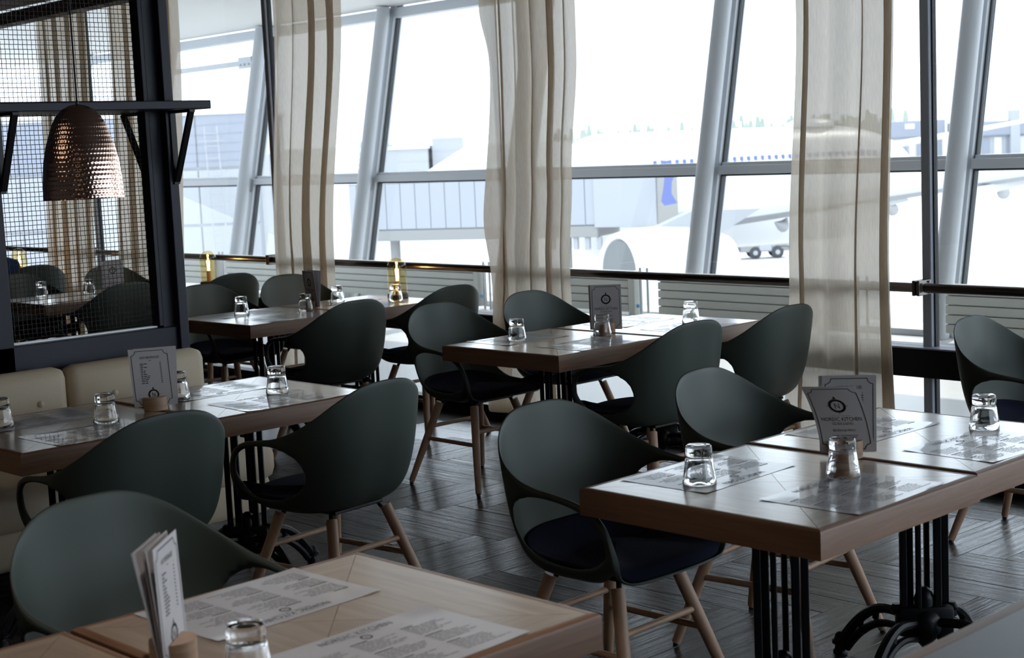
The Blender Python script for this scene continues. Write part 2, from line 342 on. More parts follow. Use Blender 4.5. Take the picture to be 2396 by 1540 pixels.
# radiators along the facade
radspan = [(-15.2, -12.9, 'seen through the mesh'), (-12.5, -10.3, 'beside the far amber lamp'), (-10.0, -8.3, 'behind the first curtain'), (-7.95, -5.05, 'behind the lamp on the rear table'), (-4.65, -2.80, 'behind the menu at the middle tables'), (-2.42, -.35, 'behind the near curtain and its chairs'), (.62, 2.9, 'beyond the dark window post'), (3.3, 5.4, 'at the near end of the corridor')]
for a, b, w in radspan:
    r = thing('radiator', 'white slatted radiator %s' % w, 'radiator', P0, WA, 'facade radiators')
    MB().bbox(a, b, 4.30, 4.36, .07, .462, .004).build('back_panel', radM, r)
    for k in range(5): MB().bbox(a, b, 4.262, 4.30, .078 + k * .076, .078 + k * .076 + .069, .008).build('slat', radM, r)
    for x in (a + .25, b - .25): MB().bbox(x - .02, x + .02, 4.27, 4.37, 0, .075, .004).build('foot', ironM, r)
    MB().bbox(b + .01, b + .09, 4.25, 4.37, .03, .465, .006).build('end_casing', radM, r)
    MB().tube([(b + .13, 4.30, 0), (b + .13, 4.30, .5)], .012, 8).build('pipe', frameW, r); MB().tube([(b + .22, 4.30, 0), (b + .22, 4.30, .5)], .012, 8).build('pipe', frameW, r)
    MB().tube([(b + .13, 4.27, .44), (b + .13, 4.25, .44)], .022, 10).build('valve', redV, r); MB().tube([(b + .13, 4.27, .14), (b + .13, 4.25, .14)], .018, 10).build('valve', blueV, r)

# ------------------------------------------------------------------ curtains
def curtain(name, label, keys, folds, amp, seed, offc=-.205, z0=.10, z1=2.96):
    # keys: list of (z, u_left, u_right)
    rnd = random.Random(seed); t = thing(name, label, 'curtain', P0, WA, 'sheer linen curtains')
    ks = sorted(keys); nz = 44; nu = folds * 18
    wd = [rnd.uniform(.6, 1.5) for _ in range(folds)]; cs = np.concatenate([[0], np.cumsum(wd)]); cs /= cs[-1]
    am = [rnd.uniform(.55, 1.0) for _ in range(folds + 1)]; ov = [rnd.choice([.05, .09, .40, .52, .6]) for _ in range(folds + 1)]
    vs = []; fs = []
    for i in range(nz + 1):
        z = z0 + (z1 - z0) * i / nz
        zc = min(max(z, ks[0][0]), ks[-1][0])
        for k in range(len(ks) - 1):
            if ks[k][0] <= zc <= ks[k + 1][0]:
                q = (zc - ks[k][0]) / (ks[k + 1][0] - ks[k][0]); q = q * q * (3 - 2 * q); ul = ks[k][1] + (ks[k + 1][1] - ks[k][1]) * q; ur = ks[k][2] + (ks[k + 1][2] - ks[k][2]) * q; break
        w = ur - ul; hz = (z - z0) / (z1 - z0)
        for j in range(nu + 1):
            c = j / 18; k = min(int(c), folds - 1); f = c - k; g = f * f * (3 - 2 * f)
            A = am[k] * (1 - g) + am[k + 1] * g; O = ov[k] * (1 - g) + ov[k + 1] * g
            s = cs[k] + (cs[k + 1] - cs[k]) * f; ed = min(1, min(s, 1 - s) * 8 + .1)
            th = 2 * PI * f + .35 * math.sin(1.9 * hz * PI + seed + 1.3 * k) * ed
            u = ul + w * s + ed * O * (w / folds) * math.sin(th) * (.8 + .2 * math.sin(3 * hz + k)) + .006 * math.sin(4 * hz + k)
            o = offc + amp * A * math.cos(th) * ed
            vs.append((min(max(u, ul - .01), ur + .01), o, z))
    for i in range(nz):
        for j in range(nu): fs.append((i * (nu + 1) + j, i * (nu + 1) + j + 1, (i + 1) * (nu + 1) + j + 1, (i + 1) * (nu + 1) + j))
    MB().add(vs, fs).build('drape', linenM, t, True, None)
    hem = []
    n = nu + 1
    for j in range(nu):
        a, b, c, d = vs[j], vs[j + 1], vs[n + j + 1], vs[n + j]
        e = .004; hem += [((a[0], a[1] - e, a[2]), (b[0], b[1] - e, b[2]), (c[0], c[1] - e, a[2] + .05), (d[0], d[1] - e, a[2] + .05))]
    h = MB()
    for q in hem: h.add(q, [(0, 1, 2, 3)])
    h.build('hem', linenM, t, True, None)
    MB().bbox(keys[-1][1] - .1, keys[-1][2] + .1, offc - .02, offc + .02, z1 - .005, z1 + .02, .004).build('track', frameW, t)
    return t
curtain('curtain', 'sheer linen curtain beside the far amber lamp and rear menu', [(.1, -2.05, -1.30), (1.0, -2.00, -1.27), (2.7, -1.83, -1.04)], 4, .04, 3)
gc = curtain('curtain', 'gathered linen curtain with a loose flapping edge, behind the middle chairs', [(.1, .28, 1.03), (1.0, .41, 1.01), (1.5, .45, 1.05), (2.2, .46, 1.12), (2.9, .46, 1.12)], 5, .04, 11)
fe = [(2.96, .33), (2.6, .265), (2.5, .235), (2.36, .27), (2.2, .335), (1.8, .31), (1.45, .27), (1.25, .245), (1.1, .28), (.9, .33), (.5, .30), (.1, .19)]
vs = []; fs = []
for z, u in fe:
    u += .08
    for q in range(5): vs.append((u + (.51 - u) * q / 4, -.235 - .03 * math.sin(q * 1.1 + z * 2) * (q < 4), z))
for i in range(len(fe) - 1):
    for q in range(4): fs.append((i * 5 + q, i * 5 + q + 1, i * 5 + q + 6, i * 5 + q + 5))
lf = MB().add(vs, fs).build('loose_edge', linenM, gc, True, None); md = lf.modifiers.new('s', 'SUBSURF'); md.levels = 2; md.render_levels = 2
curtain('curtain', 'sheer linen curtain hanging next to the dark window post', [(.1, 2.49, 3.15), (1.0, 2.54, 3.13), (2.3, 2.62, 3.17)], 4, .04, 23)
curtain('curtain', 'darker linen curtain seen through the mesh beside the pendant', [(.1, -5.65, -4.75), (2.9, -5.5, -4.6)], 5, .04, 31)
curtain('curtain', 'wide pale linen curtain seen through the mesh near the post', [(.1, -4.35, -3.3), (2.9, -4.2, -3.1)], 5, .035, 41)
curtain('curtain', 'linen curtain at the far end seen through the mesh', [(.1, -7.9, -7.1), (2.9, -7.8, -7.0)], 4, .04, 47)

# ------------------------------------------------------------------ dining tables
TW, TD, TT = .784, .741, .074
def edge_profile(bw=.020): return [(.0, -TT), (.0, -.010), (.002, -.004), (.006, -.001), (.011, 0), (bw, 0), (bw, -TT)]
def make_table(topM=None, edgeM=None, bw=.020):
    topM = topM or oakM; edgeM = edgeM or oakEdgeM
    t = thing('dining_table', '-', 'table')
    hx, hy, Z = TW / 2 - .0015, TD / 2 - .0015, .75
    corners = [(-hx, -hy), (hx, -hy), (hx, hy), (-hx, hy)]
    for i in range(4):
        a = Vector(corners[i]); b = Vector(corners[(i + 1) % 4]); d = (b - a).normalized(); nrm = Vector((-d.y, d.x)); ln = (b - a).length
        vs = []
        for q in (0, 1):
            for (e, z) in edge_profile(bw):
                x = e if q == 0 else ln - e; vs.append((x - ln / 2, e, z))
        m = 7; fs = [(k, (k + 1) % m, m + (k + 1) % m, m + k) for k in range(m)] + [tuple(range(m)), tuple(range(m, 2 * m))]
        MB().add(vs, fs).build('edge_board', edgeM, t, True, .6, loc=((a.x + b.x) / 2, (a.y + b.y) / 2, Z), rot=(0, 0, math.atan2(d.y, d.x)))
        # triangular veneer panel, grain along its edge
        g = bw + .0006; h = (hy if i % 2 == 0 else hx); l2 = ln / 2
        k0 = g * l2 / h
        tri = [(-l2 + k0 + .0008, g), (l2 - k0 - .0008, g), (0, h - .0008)]
        MB().prism(tri, -.006, -.0003).build('veneer_panel', topM, t, loc=((a.x + b.x) / 2, (a.y + b.y) / 2, Z), rot=(0, 0, math.atan2(d.y, d.x)))
    MB().box(-hx + bw, hx - bw, -hy + bw, hy - bw, Z - TT + .004, Z - .0062).build('core', edgeM, t)
    # cast iron pedestal: six bars, hub, four arched feet
    MB().bbox(-.2, .2, -.2, .2, Z - TT - .004, Z - TT + .006, .002).build('top_plate', ironM, t)
    c, s = math.cos(PI / 4), math.sin(PI / 4)
    for (px, py, w) in ((-.066, -.012, .021), (-.040, .018, .022), (-.022, -.022, .015), (.014, .020, .016), (.038, -.014, .022), (.067, .010, .021)):
        x, y = px * c - py * s, px * s + py * c
        b = MB().bbox(-w / 2, w / 2, -.010, .010, .21, Z - TT, .003)
        b.build('pedestal_bar', ironM, t, loc=(x, y, 0), rot=(0, 0, PI / 4))
    hub = MB().bbox(-.085, .085, -.034, .034, .13, .225, .012).xf(Matrix.Rotation(PI / 4, 4, 'Z'))
    hub.lathe([(.006, .085), (.018, .10), (.044, .125), (.056, .15), (.056, .185), (.044, .205), (.030, .215), (.031, .245), (.024, .268), (.01, .279), (.001, .281)], 20)
    for sx in (-1, 1):
        hub.lathe([(.012, .20), (.022, .215), (.012, .23)], 10, (sx * .085 * c, sx * .085 * s, 0))
    hub.build('hub', ironM, t, True)
    for k in range(4):
        a = k * PI / 2; up = []; lo = []
        for i in range(13):
            q = i / 12; x = .05 + .255 * q; up.append((x, 0, .175 + .022 * math.sin(q * PI * .55) - .155 * max(0, q - .25) ** 2 / .5625)); lo.append((.05 + .235 * q, 0, .125 + .028 * math.sin(q * PI * .8) - .115 * q ** 2.4))
        b = MB().tube(up, [.014 + .004 * i / 12 for i in range(13)], 8)
        b.tube(lo, [.011 + .004 * i / 12 for i in range(13)], 8)
        b.tube([(.17, 0, .17), (.175, 0, .145)], .010, 8); b.tube([(.23, 0, .14), (.235, 0, .108)], .013, 8)
        b.lathe([(.014, 0), (.024, .003), (.024, .012), (.019, .018), (.017, .032), (.027, .038), (.027, .046), (.020, .052), (.017, .066), (.010, .074), (.001, .076)], 14, (.308, 0, 0))
        b.build('pedestal_foot', ironM, t, True, rot=(0, 0, a))
    return t
TABLES = {
    'A1': (-2.826, 2.929, 'oak table with two glasses nearest the iron pedestal'),
    'A2': (-2.838, 3.677, 'oak table end with one glass, under the hot beverages menu'),
    'B1': (-5.482, 4.778, 'oak table in the middle with two glasses, in front of the window seats'),
    'B2': (-5.470, 5.526, 'bright reflecting table pushed to the handrail, behind the middle menu'),
    'C1': (-7.942, 4.827, 'oak table with two glasses beside the mesh screen post'),
    'C2': (-7.942, 5.575, 'oak table under the amber lamp by the first curtain'),
    'D1': (-5.462, 2.229, 'oak table at the cream bench under the copper pendant'),
    'D2': (-5.462, 2.977, 'oak table at the open end of the cream bench'),
    'E1': (-2.805, 1.410, 'blurred oak table in front with two printed placemats in full view'),
    'E2': (-2.805, .662, 'oak table at the picture edge touching the table with leaflets'),
    'H1': (-10.475, 4.888, 'oak table seen through the wire mesh screen'),
    'H2': (-10.475, 5.636, 'table behind the mesh post carrying the far amber lamp'),
    'K2': (-13.15, 5.64, 'farthest table seen through the mesh with a glowing lamp'),
}
tab0 = None; tables = {}
for k, (x, y, lab) in TABLES.items():
    loc = (x + TW / 2, y + TD / 2, 0)
    if tab0 is None:
        tab0 = make_table(); tab0.location = loc; tab0['label'] = lab; tab0['group'] = 'oak dining tables'; tables[k] = tab0
    else: tables[k] = copy_tree(tab0, loc, 0, lab)
# nearest table: same build, blue-grey top
bluetopM = mat('blue_grey_tabletop', (.16, .175, .20), .33, spec=.6)
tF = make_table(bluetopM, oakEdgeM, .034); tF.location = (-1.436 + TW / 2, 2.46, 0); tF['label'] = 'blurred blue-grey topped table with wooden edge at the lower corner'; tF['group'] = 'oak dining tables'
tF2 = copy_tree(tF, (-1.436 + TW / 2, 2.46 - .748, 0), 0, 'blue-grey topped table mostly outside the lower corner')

# ------------------------------------------------------------------ chairs
RIM = np.array([(0, -.295, .902), (.11, -.293, .893), (.198, -.262, .852), (.262, -.2, .793), (.295, -.12, .747), (.303, -.04, .723), (.30, .04, .711), (.294, .125, .696), (.28, .195, .658), (.268, .222, .59), (.254, .226, .525), (.240, .226, .480), (.20, .244, .462), (.11, .268, .466), (0, .276, .468)])
def cat_rom(P, n=24):
    Q = np.vstack([P[1] * np.array([-1, 1, 1]), P, P[-2] * np.array([-1, 1, 1])]); out = []
    for i in range(1, len(Q) - 2):
        p0, p1, p2, p3 = Q[i - 1:i + 3]
        for t in np.arange(n) / n: out.append(.5 * ((2 * p1) + (-p0 + p2) * t + (2 * p0 - 5 * p1 + 4 * p2 - p3) * t * t + (-p0 + 3 * p1 - 3 * p2 + p3) * t ** 3))
    out.append(P[-1]); return np.array(out)
_c = cat_rom(RIM); _s = np.concatenate([[0], np.cumsum(np.linalg.norm(np.diff(_c, axis=0), axis=1))]); _s /= _s[-1]
def rim_at(a):   # a in [0,1) whole loop, 0 = back centre going to +x side
    a = a % 1.0; h = a * 2 if a <= .5 else (1 - a) * 2
    p = np.array([np.interp(h, _s, _c[:, k]) for k in range(3)])
    if a > .5: p[0] = -p[0]
    return p
CC = np.array([0, .005, .463])
def shell_pt(a, v):
    Rm = rim_at(a); d = Rm - CC; w = min(max((Rm[2] - .47) / .22, 0), 1); w = w * w * (3 - 2 * w)
    K = np.array([Rm[0] * (.97 - .02 * w), CC[1] + (Rm[1] - CC[1]) * (.97 - .15 * w), 0])
    P1 = CC + .86 * (K - CC); P1[2] = .452 - .052 * w
    P2 = K.copy(); P2[2] = (Rm[2] - .004) * (1 - w) + .446 * w
    q = 1 - v
    return q ** 3 * CC + 3 * q * q * v * P1 + 3 * q * v * v * P2 + v ** 3 * Rm
HC = (.026, .592); HA, HB, HT = .178, .098, -.10
def hole_g(p):
    y, z = p[1] - HC[0], p[2] - HC[1]; c, s = math.cos(HT), math.sin(HT); yy, zz = y * c + z * s, -y * s + z * c
    if abs(p[0]) < .15: return 9
    return (abs(yy / HA) ** 2.25 + abs(zz / HB) ** 2.25) - 1
def make_shell():
    NA, NV = 116, 25; vv = [0.0] + [((i + 1) / NV) ** .80 for i in range(NV)]
    par = []; idx = {}
    for i in range(NA):
        for j in range(1, NV + 1): idx[(i, j)] = len(par); par.append([i / NA, vv[j]])
    P = [shell_pt(a, v) for a, v in par]; G = [hole_g(p) for p in P]
    faces = []
    for i in range(NA):
        for j in range(1, NV):
            q = (idx[(i, j)], idx[((i + 1) % NA, j)], idx[((i + 1) % NA, j + 1)], idx[(i, j + 1)])
            if j < NV - 1 and sum(G[k] < 0 for k in q) >= 2: continue
            faces.append(q)
    # boundary vertices of the hole -> slide onto the outline
    cnt = {}
    for f in faces:
        for k in range(4):
            e = tuple(sorted((f[k], f[(k + 1) % 4]))); cnt[e] = cnt.get(e, 0) + 1
    bv = set()
    for e, c in cnt.items():
        if c == 1:
            for k in e:
                if .02 < par[k][1] < .999 and par[k][1] > vv[1] + .01: bv.add(k)
    for k in bv:
        a, v = par[k]
        for it in range(12):
            g = hole_g(shell_pt(a, v)); da = (hole_g(shell_pt(a + 1e-4, v)) - g) / 1e-4; dv = (hole_g(shell_pt(a, v + 1e-4)) - g) / 1e-4
            # metric scale: a spans ~2.6 m, v spans ~.5 m
            wa, wv = 1 / 2.6 ** 2, 1 / .5 ** 2; den = da * da * wa + dv * dv * wv
            if den < 1e-9: break
            st = max(-.5, min(.5, g)) / den; a -= st * da * wa; v = min(max(v - st * dv * wv, .05), .975)
        P[k] = shell_pt(a, v)
    verts = [tuple(p) for p in P]; c = len(verts); verts.append(tuple(CC + np.array([0, 0, -.008])))
    for i in range(NA): faces.append((c, idx[((i + 1) % NA, 1)], idx[(i, 1)]))
    used = sorted(set(k for f in faces for k in f)); mp = {k: n for n, k in enumerate(used)}
    me = bpy.data.meshes.new('shell'); me.from_pydata([verts[k] for k in used], [], [tuple(mp[k] for k in f) for f in faces])
    bm = bmesh.new(); bm.from_mesh(me); bmesh.ops.recalc_face_normals(bm, faces=bm.faces)
    for _ in range(2): bmesh.ops.smooth_vert(bm, verts=[v for v in bm.verts if not v.is_boundary], factor=.4, use_axis_x=True, use_axis_y=True, use_axis_z=True)
    bm.to_mesh(me); bm.free()
    me.materials.append(shellM); o = obj('shell', me)
    vg = o.vertex_groups.new(name='arm')
    for v in me.vertices:
        x, y, z = v.co; w = .35
        if z > .47 and abs(x) > .2 and y > -.16: w = .35 + .65 * min(1, (y + .16) / .1) * min(1, (z - .47) / .06)
        vg.add([v.index], w, 'REPLACE')
    sd = o.modifiers.new('s', 'SOLIDIFY'); sd.thickness = .021; sd.offset = -.2; sd.vertex_group = 'arm'
    sb = o.modifiers.new('b', 'SUBSURF'); sb.levels = 1; sb.render_levels = 1
    bake(o)
    for p in o.data.polygons: p.use_smooth = True
    return o
def make_cushion():
    NA, vm = 56, .60; rings = [.12, .25, .36, .45, .52, .57, .60]
    top = []; bot = []
    for v in rings:
        q = v / vm; hgt = .034 * (1 - q ** 7) + .004; row = []; rb = []
        for i in range(NA):
            a = i / NA; vv_ = v
            Rm = rim_at(a)
            if Rm[2] < .55: vv_ = v * 1.42      # reach the front edge
            p = shell_pt(a, min(vv_, .93)); row.append((p[0] * .955, p[1] * .985, p[2] + .008 + hgt)); rb.append((p[0] * .955, p[1] * .985, p[2] + .005))
        top.append(row); bot.append(rb)
    vs = []; fs = []
    for r in top: vs += r
    n = len(rings)
    for r in range(n - 1):
        for i in range(NA): fs.append((r * NA + i, r * NA + (i + 1) % NA, (r + 1) * NA + (i + 1) % NA, (r + 1) * NA + i))
    b0 = len(vs); vs += bot[-1]
    for i in range(NA): fs.append(((n - 1) * NA + i, (n - 1) * NA + (i + 1) % NA, b0 + (i + 1) % NA, b0 + i))
    c = len(vs); vs.append((0, .005, .463 + .045)); fs += [(c, (i + 1) % NA, i) for i in range(NA)]
    c2 = len(vs); vs.append((0, .005, .466)); fs += [(c2, b0 + i, b0 + (i + 1) % NA) for i in range(NA)]
    return MB().add(vs, fs).build('seat_cushion', navyM, None, True, None)
def lerp(a, b, t): return tuple(a[i] + (b[i] - a[i]) * t for i in range(3))
def make_chair():
    t = thing('dining_armchair', '-', 'chair', group='green-grey armchairs')
    sh = make_shell(); sh.parent = t
    cu = make_cushion(); cu.parent = t
    legs = {}
    for sx in (-1, 1):
        for sy in (-1, 1):
            a, b = (sx * .134, sy * .130 - .005, .415), (sx * .243, sy * .255 - .005, .010); legs[(sx, sy)] = (a, b)
            lg = MB().tube([a, lerp(a, b, .5), b], [.0205, .0195, .0145], 14).build('leg', beechM, t, True)
            MB().tube([b, (b[0] + sx * .001, b[1], 0)], [.009, .011], 10).build('glide', blackM, lg)
            u = MB().tube([(sx * .085, sy * .085, .440), (sx * .112, sy * .110, .437), (sx * .118, sy * .116, .425), lerp(a, b, .13)], .0085, 8)
            u.build('leg_bracket', blackM, t, True)
    MB().bbox(-.12, .12, -.14, .14, .428, .440, .003).build('seat_plate', blackM, t)
    def at(k, z): a, b = legs[k]; return lerp(a, b, (a[2] - z) / (a[2] - b[2]))
    for sy in (-1, 1): MB().tube([at((-1, sy), .292), at((1, sy), .292)], .0105, 10).build('stretcher', beechM, t, True)
    for sx in (-1, 1): MB().tube([at((sx, -1), .232), at((sx, 1), .232)], .0105, 10).build('stretcher', beechM, t, True)
    return t
CHAIRS = [
    (-2.998, 3.252, 1.23, 'green-grey armchair at the iron pedestal table, its navy seat in full view'),
    (-2.993, 4.054, 6.18, 'armchair at the far table end, beside the hot beverages menu'),
    (-4.369, 3.248, 186.84, 'dark armchair seen from behind at the open bench end, with all its wooden stretchers showing'),
    (-4.457, 2.482, 180.4, 'dark armchair seen from behind under the copper pendant table'),
    (-2.992, 1.742, 4.03, 'large blurred armchair behind the folded leaflets'),
    (-4.468, 5.118, 177.6, 'armchair seen from behind at the middle table, nearer of two'),
    (-4.456, 5.790, 179.7, 'tall-looking armchair seen from behind against the near sheer curtain'),
    (-5.644, 5.142, -.7, 'armchair facing in at the middle table with its four legs in view on the floor'),
    (-5.626, 5.790, -.3, 'armchair below the gathered middle curtain, its back beside the standing menu'),
    (-6.779, 5.078, 178.9, 'armchair seen from behind before the rear menu holder'),
    (-6.894, 5.886, 180.0, 'armchair seen from behind next to the amber lamp and second curtain'),
    (-8.100, 5.301, .8, 'armchair half hidden by the mesh screen post, behind a single glass'),
    (-8.145, 5.984, -3.1, 'armchair with its back behind the rear menu and below the first curtain'),
    (-9.223, 5.920, 180.6, 'armchair seen from behind just beside the far amber lamp'),
    (-2.930, 5.725, 2.8, 'armchair at the picture edge by the dark window post'),
    (-9.383, 5.205, 179.7, 'big dark armchair back seen through the mesh screen'),
    (-10.553, 6.021, 2.3, 'armchair seen through the mesh behind the menu'),
    (-10.62, 5.262, 1.0, 'armchair at the near corner of the meshed view, lit inside'),
    (-11.942, 5.873, 172, 'armchair seen from behind through the mesh below the glowing lamp'),
]
ch0 = None
for x, y, yaw, lab in CHAIRS:
    if ch0 is None: ch0 = make_chair(); ch0.location = (x, y, 0); ch0.rotation_euler = (0, 0, math.radians(yaw) - PI / 2); ch0['label'] = lab
    else: copy_tree(ch0, (x, y, 0), math.radians(yaw) - PI / 2, lab)

# ------------------------------------------------------------------ tumblers, upside down
def make_glass():
    t = thing('tumbler', '-', 'glass', group='upturned tumblers')
    prof = [(.0440, 0), (.0460, .0006), (.0465, .002), (.0435, .022), (.0372, .064), (.0362, .071), (.0345, .0745), (.0345, .077), (.0358, .080), (.0356, .098), (.0342, .103), (.030, .1055), (.012, .1050), (.0005, .1048)]
    inn = [(.0005, .074), (.018, .0738), (.0275, .072), (.0315, .067), (.0335, .060), (.0400, .022), (.0432, .0015), (.0440, 0)]
    me = MB()
    n = 32; vs = []; fs = []; pr = prof[::-1] + inn[::-1][1:]
    for (r, z) in pr:
        for k in range(n):
            a = 2 * PI * k / n; rr = r * (1 + (.010 * math.cos(10 * a) if .02 < z < .066 else 0)); vs.append((rr * math.cos(a), rr * math.sin(a), z))
    for i in range(len(pr) - 1):
        for k in range(n): fs.append((i * n + k, i * n + (k + 1) % n, (i + 1) * n + (k + 1) % n, (i + 1) * n + k))
    fs += [tuple(range(n)), tuple((len(pr) - 1) * n + k for k in range(n))]
    me.add(vs, fs).build('tumbler_body', glassM, t, True, .9); return t
TOP = .7502
GL = [(-2.594, 3.163, 'tumbler on the left placemat of the table with the iron pedestal'), (-2.328, 3.449, 'tumbler in front of the curled beverage menu'), (-2.354, 4.255, 'single tumbler near the far end chair by the window post'),
      (-4.99, 3.475, 'tumbler on the shiny placemat at the bench table end'), (-5.227, 3.168, 'tumbler right beside the pink hot beverages menu'), (-4.982, 2.714, 'tumbler in front of the bench seam on the pendant table'), (-5.246, 2.438, 'tumbler cut by the picture edge on the bench table'),
      (-7.765, 5.183, 'tumbler at the table corner near the mesh post'), (-7.504, 5.469, 'tumbler just before the rear menu holder'), (-7.733, 5.885, 'tumbler just behind the rear menu holder'), (-7.40, 6.09, 'tumbler in front of the amber lamp base'),
      (-5.274, 5.083, 'tumbler on the middle table left of the menu'), (-5.012, 5.407, 'tumbler touching the view of the middle menu holder'), (-4.97, 6.03, 'tumbler on the bright table by the radiators'),
      (-10.428, 5.24, 'tumbler seen through the mesh at the table corner'), (-10.20, 5.50, 'tumbler seen through the mesh before the menu'), (-10.03, 6.00, 'tumbler seen through the mesh above the big chair back'), (-10.22, 6.20, 'tumbler beside the far amber lamp'),
      (-2.251, 1.467, 'blurred tumbler cut by the lower picture edge')]
g0 = None
for x, y, lab in GL:
    if g0 is None: g0 = make_glass(); g0.location = (x, y, TOP + .0012); g0['label'] = lab
    else: copy_tree(g0, (x, y, TOP + .0012), random.uniform(0, 3), lab)

# ------------------------------------------------------------------ flat print
_txt = {}
def text_geo(s, h, narrow=.8):
    if s not in _txt:
        cu = bpy.data.curves.new('t', 'FONT'); cu.body = s; cu.align_x = 'CENTER'; cu.resolution_u = 2
        o = bpy.data.objects.new('t', cu); COL.objects.link(o); dg = bpy.context.evaluated_depsgraph_get()
        me = bpy.data.meshes.new_from_object(o.evaluated_get(dg)); bpy.data.objects.remove(o)
        bm = bmesh.new(); bm.from_mesh(me); bmesh.ops.triangulate(bm, faces=bm.faces); bm.to_mesh(me); bm.free()
        _txt[s] = ([(v.co.x, v.co.y) for v in me.vertices], [tuple(p.vertices) for p in me.polygons]); bpy.data.meshes.remove(me)
    v, f = _txt[s]; k = h / .72
    return [(x * k * narrow, y * k) for x, y in v], f
class Print:   # flat figures in metres on a sheet, origin at its lower centre
    def __init__(s): s.v = []; s.f = []
    def add(s, v, f): n = len(s.v); s.v += v; s.f += [tuple(i + n for i in q) for q in f]
    def text(s, t, x, y, h, narrow=.8): v, f = text_geo(t, h, narrow); s.add([(a + x, b + y) for a, b in v], f)
    def rect(s, x0, x1, y0, y1):
        n = max(1, int((y1 - y0) / .012)); v = []
        for i in range(n + 1): y = y0 + (y1 - y0) * i / n; v += [(x0, y), (x1, y)]
        s.add(v, [(2 * i, 2 * i + 1, 2 * i + 3, 2 * i + 2) for i in range(n)])
    def stroke(s, pts, w):
        for (a, b) in zip(pts[:-1], pts[1:]):
            d = Vector((b[0] - a[0], b[1] - a[1])); n = max(1, int(d.length / .012)); d.normalize(); p = Vector((-d.y, d.x)) * w / 2; v = []
            for i in range(n + 1):
                c = Vector(a).lerp(Vector(b), i / n); v += [tuple(c + p), tuple(c - p)]
            s.add(v, [(2 * i, 2 * i + 1, 2 * i + 3, 2 * i + 2) for i in range(n)])
    def ring(s, x, y, r0, r1, n=32):
        v = []
        for i in range(n):
            t = 2 * PI * i / n; v += [(x + r0 * math.cos(t), y + r0 * math.sin(t)), (x + r1 * math.cos(t), y + r1 * math.sin(t))]
        s.add(v, [(2 * i, 2 * i + 1, 2 * ((i + 1) % n) + 1, 2 * ((i + 1) % n)) for i in range(n)])
    def emblem(s, x, y, r):
        s.ring(x, y, r * .70, r); s.text('N', x, y - r * .42, r * .84, .75)
        s.add([(x - r * .2, y + r * 1.04), (x + r * .2, y + r * 1.04), (x, y + r * 1.5)], [(0, 1, 2)])
        for dx, dy in ((1, 0), (-1, 0), (0, -1)): s.rect(x + dx * r * 1.13 - r * (.12 if dx else .03), x + dx * r * 1.13 + r * (.12 if dx else .03), y + dy * r * 1.13 - r * (.03 if dx else .12), y + dy * r * 1.13 + r * (.03 if dx else .12))
    def border(s, w, h, m, c, lw):
        x, y0, y1 = w / 2 - m, m, h - m; pts = []
        for (cx, cy, a0) in ((x, y1, 180), (x, y0, 90), (-x, y0, 0), (-x, y1, 270)):
            seq = [(cx + c * math.cos(math.radians(a0 + k * 15)), cy + c * math.sin(math.radians(a0 + k * 15))) for k in range(7)]
            if a0 == 180: pts += seq
            else: pts += seq
        # order: upper right from top edge to right edge, then clockwise
        out = []
        for (cx, cy, aa) in ((x, y1, (180, 270)), (x, y0, (90, 180)), (-x, y0, (0, 90)), (-x, y1, (270, 360))):
            seq = [(cx + c * math.cos(math.radians(aa[0] + (aa[1] - aa[0]) * k / 6)), cy + c * math.sin(math.radians(aa[0] + (aa[1] - aa[0]) * k / 6))) for k in range(7)]
            out += seq
        s.stroke(out + [out[0]], lw)
    def mesh(s, name, fn, m):
        return MB().add([fn(x, y) for x, y in s.v], s.f)
CWD, CHT = .152, .222
def cover_print():
    p = Print(); p.border(CWD, CHT, .009, .016, .0021); p.emblem(0, .150, .024)
    p.rect(-.028, .028, .1145, .1152); p.text('NORDIC KITCHEN', 0, .0980, .0125, .78); p.rect(-.03, .03, .0930, .0937)
    p.text('DELI BAR & BISTRO', 0, .0850, .0062, .8); p.text('BEVERAGE MENU', 0, .0640, .0070, .85)
    rn = random.Random(3)
    for k in range(6): w = .036 - .004 * (k % 3); p.rect(-w, w, .050 - k * .0052, .0516 - k * .0052)
    return p
def hot_print():
    p = Print(); p.border(CWD, CHT, .009, .016, .0021); p.text('HOT BEVERAGES', 0, .183, .0095, .72); p.rect(-.005, .005, .175, .1765)
    rn = random.Random(5)
    for k in range(12):
        y = .163 - k * .0068; x = -.038
        for q in range(rn.choice([1, 2, 2, 3])):
            w = rn.uniform(.007, .013); p.rect(x, x + w, y, y + .0027); x += w + .002
        p.rect(.034, .040, y, y + .0027)
    p.rect(.0365, .0385, .171, .173); p.emblem(0, .045, .020)
    return p
COVER, HOT = cover_print(), hot_print()
